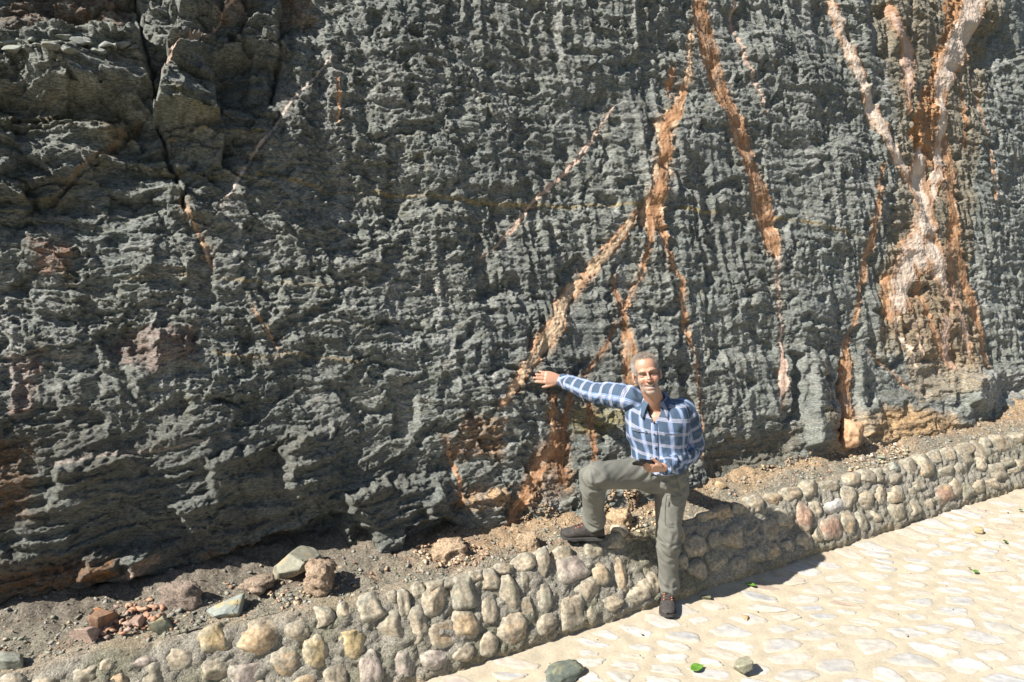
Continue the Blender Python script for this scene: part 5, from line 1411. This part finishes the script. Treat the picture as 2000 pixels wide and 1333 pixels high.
def bone_coords(v, a, b):
    d = unit(b - a); t = (v - a) @ d; L = np.linalg.norm(b - a)
    x = unit(np.cross(d, tf + np.array([.01, 0, .02]))); y = np.cross(d, x); w = v - a - t[:, None] * d
    return t / L, np.arctan2(w @ y, w @ x), np.linalg.norm(w, axis=1) + 9 * np.clip(-t - .12, 0, None) + 9 * np.clip(t - L - .03, 0, None)
segs = [(hip_l, knee_l), (knee_l, ank_l), (hip_r, knee_r), (knee_r, ank_r)]
bcs = [bone_coords(tv, a, b) for a, b in segs]
who = np.argmin(np.array([c[2] for c in bcs]), 0)
disp = np.zeros(len(tv)); wsum_ = np.zeros(len(tv))
for k, (t, an, d) in enumerate(bcs):
    m = who == k
    cx_, cy_ = np.cos(an), np.sin(an)
    if k in (0, 2):
        w_ = sst(.55, .0, t) * .8 + .25 + .5 * sst(.75, 1.0, t)
        fold = (1 - 2.5 * np.abs(gn(cx_ * 1.8 + t * 3.2, cy_ * 1.8 + t * 5.5, 451 + k))) * .0125 + .006 * gn(cx_ * 3.2 + t * 6, cy_ * 3 - t * 4, 455 + k)
    else:
        w_ = .30 + .9 * np.exp(-((t - .05) / .22) ** 2) + .9 * np.exp(-((t - .92) / .14) ** 2)
        fold = (1 - 2.5 * np.abs(gn(cx_ * 1.2 + t * 4.5, cy_ * 1.2 + t * 6.5, 461 + k))) * .0150 + .007 * gn(cx_ * 2.6 + t * 9, cy_ * 2.6 + t * 3, 465 + k)
    wt_ = np.exp(-d / .012); disp += fold * w_ * wt_; wsum_ += wt_
disp /= wsum_ + 1e-9
tv = relax(tv + tn * disp[:, None], tfc, 1, .4)
trousers = plink('trousers', tv, tfc, M_TROU)
trousers['label'] = 'grey green hiking trousers'
tn = normals(tv, tfc)
def on_trousers(px, py, out=.002):
    r_ = unit(ray(px, py)); w = tv - CAMP; t = w @ r_; dd = np.linalg.norm(w - t[:, None] * r_, axis=1)
    c_ = np.where(dd < .006)[0]
    if len(c_) == 0: c_ = [int(np.argmin(dd))]
    i = c_[int(np.argmin(t[c_]))]
    return CAMP + r_ * (t[i]) - r_ * out, i
def seam(name, pxs, rad, mat, parent):
    pts_ = [on_trousers(x, y, .001)[0] for x, y in pxs]
    v, f = tube(pts_, [rad] * len(pts_), 8, tf, 3)
    bm = bmesh.new(); me = bpy.data.meshes.new(name); me.from_pydata([tuple(p - P0) for p in v], [], f); me.update()
    return link(name, me, mat, parent)
M_SEAM = plain_mat('seam_thread', (.075, .078, .062), .8)
seam('zip', [(1307, 981), (1306, 990)], .0022, M_DARK, trousers)
seam('pocket_seam', [(1302, 967), (1318, 970), (1333, 968)], .0012, M_SEAM, trousers)
seam('pocket_seam', [(1302, 968), (1299, 995), (1300, 1027), (1316, 1031)], .0012, M_SEAM, trousers)
seam('pocket_seam', [(1318, 924), (1323, 942), (1328, 958)], .0016, M_SEAM, trousers)
# leg cuffs
for a, k in ((ank_l - ZUP * .008, knee_l), (ank_r + ZUP * .004, knee_r)):
    d = unit(k - a)
    v, f = tube([a - d * .006, a + d * .012], [.0575, .058], 28, tf, 2)
    me = bpy.data.meshes.new('leg_hem'); me.from_pydata([tuple(p - P0) for p in relax_h(v)] if False else [tuple(p - P0) for p in v], [], f); me.update()
    link('leg_hem', me, M_TROU, trousers)

# ---- boots
M_BOOT = plain_mat('boot_suede', (.046, .041, .039), .85, 55, .45, .4, .004)
M_SOLE = plain_mat('boot_sole', (.045, .042, .040), .8, 60, .3, .5, .004)
M_LACE = plain_mat('boot_lace', (.035, .022, .022), .8)
M_EYE = plain_mat('orange_eyelet', (.62, .17, .05), .6)
def boot(heel, toe, label):
    b = bpy.data.objects.new('boot', None)
    fx = unit(toe - heel); L = np.linalg.norm(toe - heel); up_ = unit(ZUP - fx * fx[2]); sd_ = np.cross(up_, fx)
    S_ = np.array([0, .04, .12, .25, .36, .45, .56, .68, .80, .90, .97, 1.0])
    Wd = np.array([.016, .030, .037, .038, .037, .038, .042, .047, .048, .043, .030, .012])
    Ht = np.array([.055, .088, .108, .116, .112, .098, .080, .066, .055, .048, .040, .026])
    n = 32; s = np.linspace(0, 1, 46); V = []
    for t in s:
        w, h = np.interp(t, S_, Wd), np.interp(t, S_, Ht)
        for k in range(n):
            a = 2 * math.pi * k / n; c, q_ = math.cos(a), math.sin(a)
            e = 2.6; r = (abs(c) ** e + abs(q_) ** e) ** (-1 / e)
            zz_ = (q_ * r * .5 + .5) * h; wid = w * (1 - .28 * max(q_, 0) ** 2)
            V.append(heel + fx * t * L + sd_ * c * r * wid + up_ * (.010 + zz_))
    V = np.array(V); m = len(s)
    F = closed_grid(m, n)
    seamd = .0012 * np.sin(np.repeat(s, n) * 60) * 0
    V += np.repeat((.0016 * np.sign(np.sin(s * 21)))[:, None], n, 1).reshape(-1)[:, None] * up_ * .6
    cap = [tuple(range(n)), tuple(range((m - 1) * n + n - 1, (m - 1) * n - 1, -1))]
    me = bpy.data.meshes.new('boot'); me.from_pydata([tuple(p - P0) for p in V], [], [tuple(int(i) for i in x) for x in F] + cap); me.update()
    up_obj = link('boot', me, M_BOOT, person); up_obj['label'] = label
    bpy.data.objects.remove(b)
    # sole with lugs
    Vs = []; n2 = 40
    outl = []
    for k in range(n2):
        a = 2 * math.pi * k / n2; t = .5 - .5 * math.cos(a) ; w = np.interp(t, S_, Wd) + .006
        t2 = t * 1.05 - .025
        outl.append(heel + fx * t2 * L + sd_ * math.copysign(w, math.sin(a)) * (1 if abs(math.sin(a)) > .02 else 0))
    outl = np.array(outl)
    toe_up = lambda p: .010 * sst(.8, 1.05, (p - heel) @ fx / L)
    V0 = np.array([p + up_ * (0.0 + toe_up(p)) for p in outl]); V1 = np.array([p + up_ * (.018 + toe_up(p)) for p in outl])
    lug = np.array([.006 if (k // 2) % 2 else 0 for k in range(n2)])
    V0 = V0 + up_ * lug[:, None]
    Fs = [(k, (k + 1) % n2, n2 + (k + 1) % n2, n2 + k) for k in range(n2)] + [tuple(range(n2 - 1, -1, -1)), tuple(range(n2, 2 * n2))]
    me = bpy.data.meshes.new('sole'); me.from_pydata([tuple(p - P0) for p in np.concatenate([V0, V1])], [], Fs); me.update()
    link('sole', me, M_SOLE, up_obj, smooth=False)
    # toe cap bumper
    # laces and eyelets
    for i, t in enumerate(np.linspace(.40, .68, 5)):
        w, h = np.interp(t, S_, Wd), np.interp(t, S_, Ht); pts_ = []
        for x in np.linspace(-.62, .62, 7):
            zz_ = .010 + h * (.5 + .5 * (1 - abs(x) ** 2.6) ** (1 / 2.6)) + .003
            pts_.append(heel + fx * (t + .02 * math.copysign(1, x) * (i % 2 - .5)) * L + sd_ * x * w * .85 + up_ * zz_)
        v, f = tube(pts_, [.0024] * 7, 8, up_, 2)
        me = bpy.data.meshes.new('lace'); me.from_pydata([tuple(p - P0) for p in v], [], f); me.update(); link('lace', me, M_LACE, up_obj)
        for e in (0, -1):
            v, f = ball(pts_[e] + up_ * .001, (.0042,) * 3)
            plink('eyelet', v, np.array(f), M_EYE, up_obj)
    # collar of the boot
    cc_ = heel + fx * .24 * L + up_ * .125
    v, f = tube([cc_ - up_ * .05, cc_ - up_ * .01, cc_ + up_ * .012], [(.040, .052), (.041, .054), (.038, .050)], 24, fx, 2)
    me = bpy.data.meshes.new('boot_collar'); me.from_pydata([tuple(p - P0) for p in v], [], f); me.update(); link('boot_collar', me, M_BOOT, up_obj)
    return up_obj
toe_l = at_z(1304, 1199, 0.02); heel_l = np.array([ank_l[0] + .010, ank_l[1] + .085, .012]); toe_l = heel_l + unit(np.array([toe_l[0] - heel_l[0], toe_l[1] - heel_l[1], 0])) * .272
boot(heel_l, toe_l, 'dark brown hiking boot on the road')
heel_r = at_z(1174, 1052, ZK); toe_r = at_z(1096, 1050, ZK + .005)
fd = unit(toe_r - heel_r); heel_r = toe_r - fd * .268
heel_r[2] = ZK
boot(heel_r, toe_r, 'dark brown hiking boot on the kerb')
print('boots', heel_r, toe_r, heel_l, toe_l)

# ring
v, f = [], []
# ---- phone held in the left hand: a thing of its own
pc = wr_l + lf * .118 - ln_ * .032 + ls_ * .016
pa = unit(lf * .9 + ls_ * .28); pn = unit(-ln_ + ZUP * .35); pn = unit(pn - pa * np.dot(pn, pa)); pb = np.cross(pn, pa)
bm = bmesh.new(); bmesh.ops.create_cube(bm, size=1.0)
for vtx in bm.verts: vtx.co = (vtx.co.x * .140, vtx.co.y * .074, vtx.co.z * .015)
bmesh.ops.bevel(bm, geom=[e for e in bm.edges], offset=.004, segments=3, affect='EDGES')
pme = bpy.data.meshes.new('phone'); bm.to_mesh(pme); bm.free()
M_PHONE = plain_mat('black_case', (.012, .012, .014), .35, 80, .3)
phone = link('phone', pme, M_PHONE)
phone.matrix_world = Matrix(((pa[0], pb[0], pn[0], pc[0]), (pa[1], pb[1], pn[1], pc[1]), (pa[2], pb[2], pn[2], pc[2]), (0, 0, 0, 1)))
tag(phone, 'black phone in a case held in the lowered hand', 'phone')
bm = bmesh.new(); bmesh.ops.create_grid(bm, x_segments=1, y_segments=1, size=.5)
for vtx in bm.verts: vtx.co = (vtx.co.x * .128, vtx.co.y * .064, .0079)
sme = bpy.data.meshes.new('screen'); bm.to_mesh(sme); bm.free()
link('screen', sme, plain_mat('phone_glass', (.015, .018, .017), .12), phone)
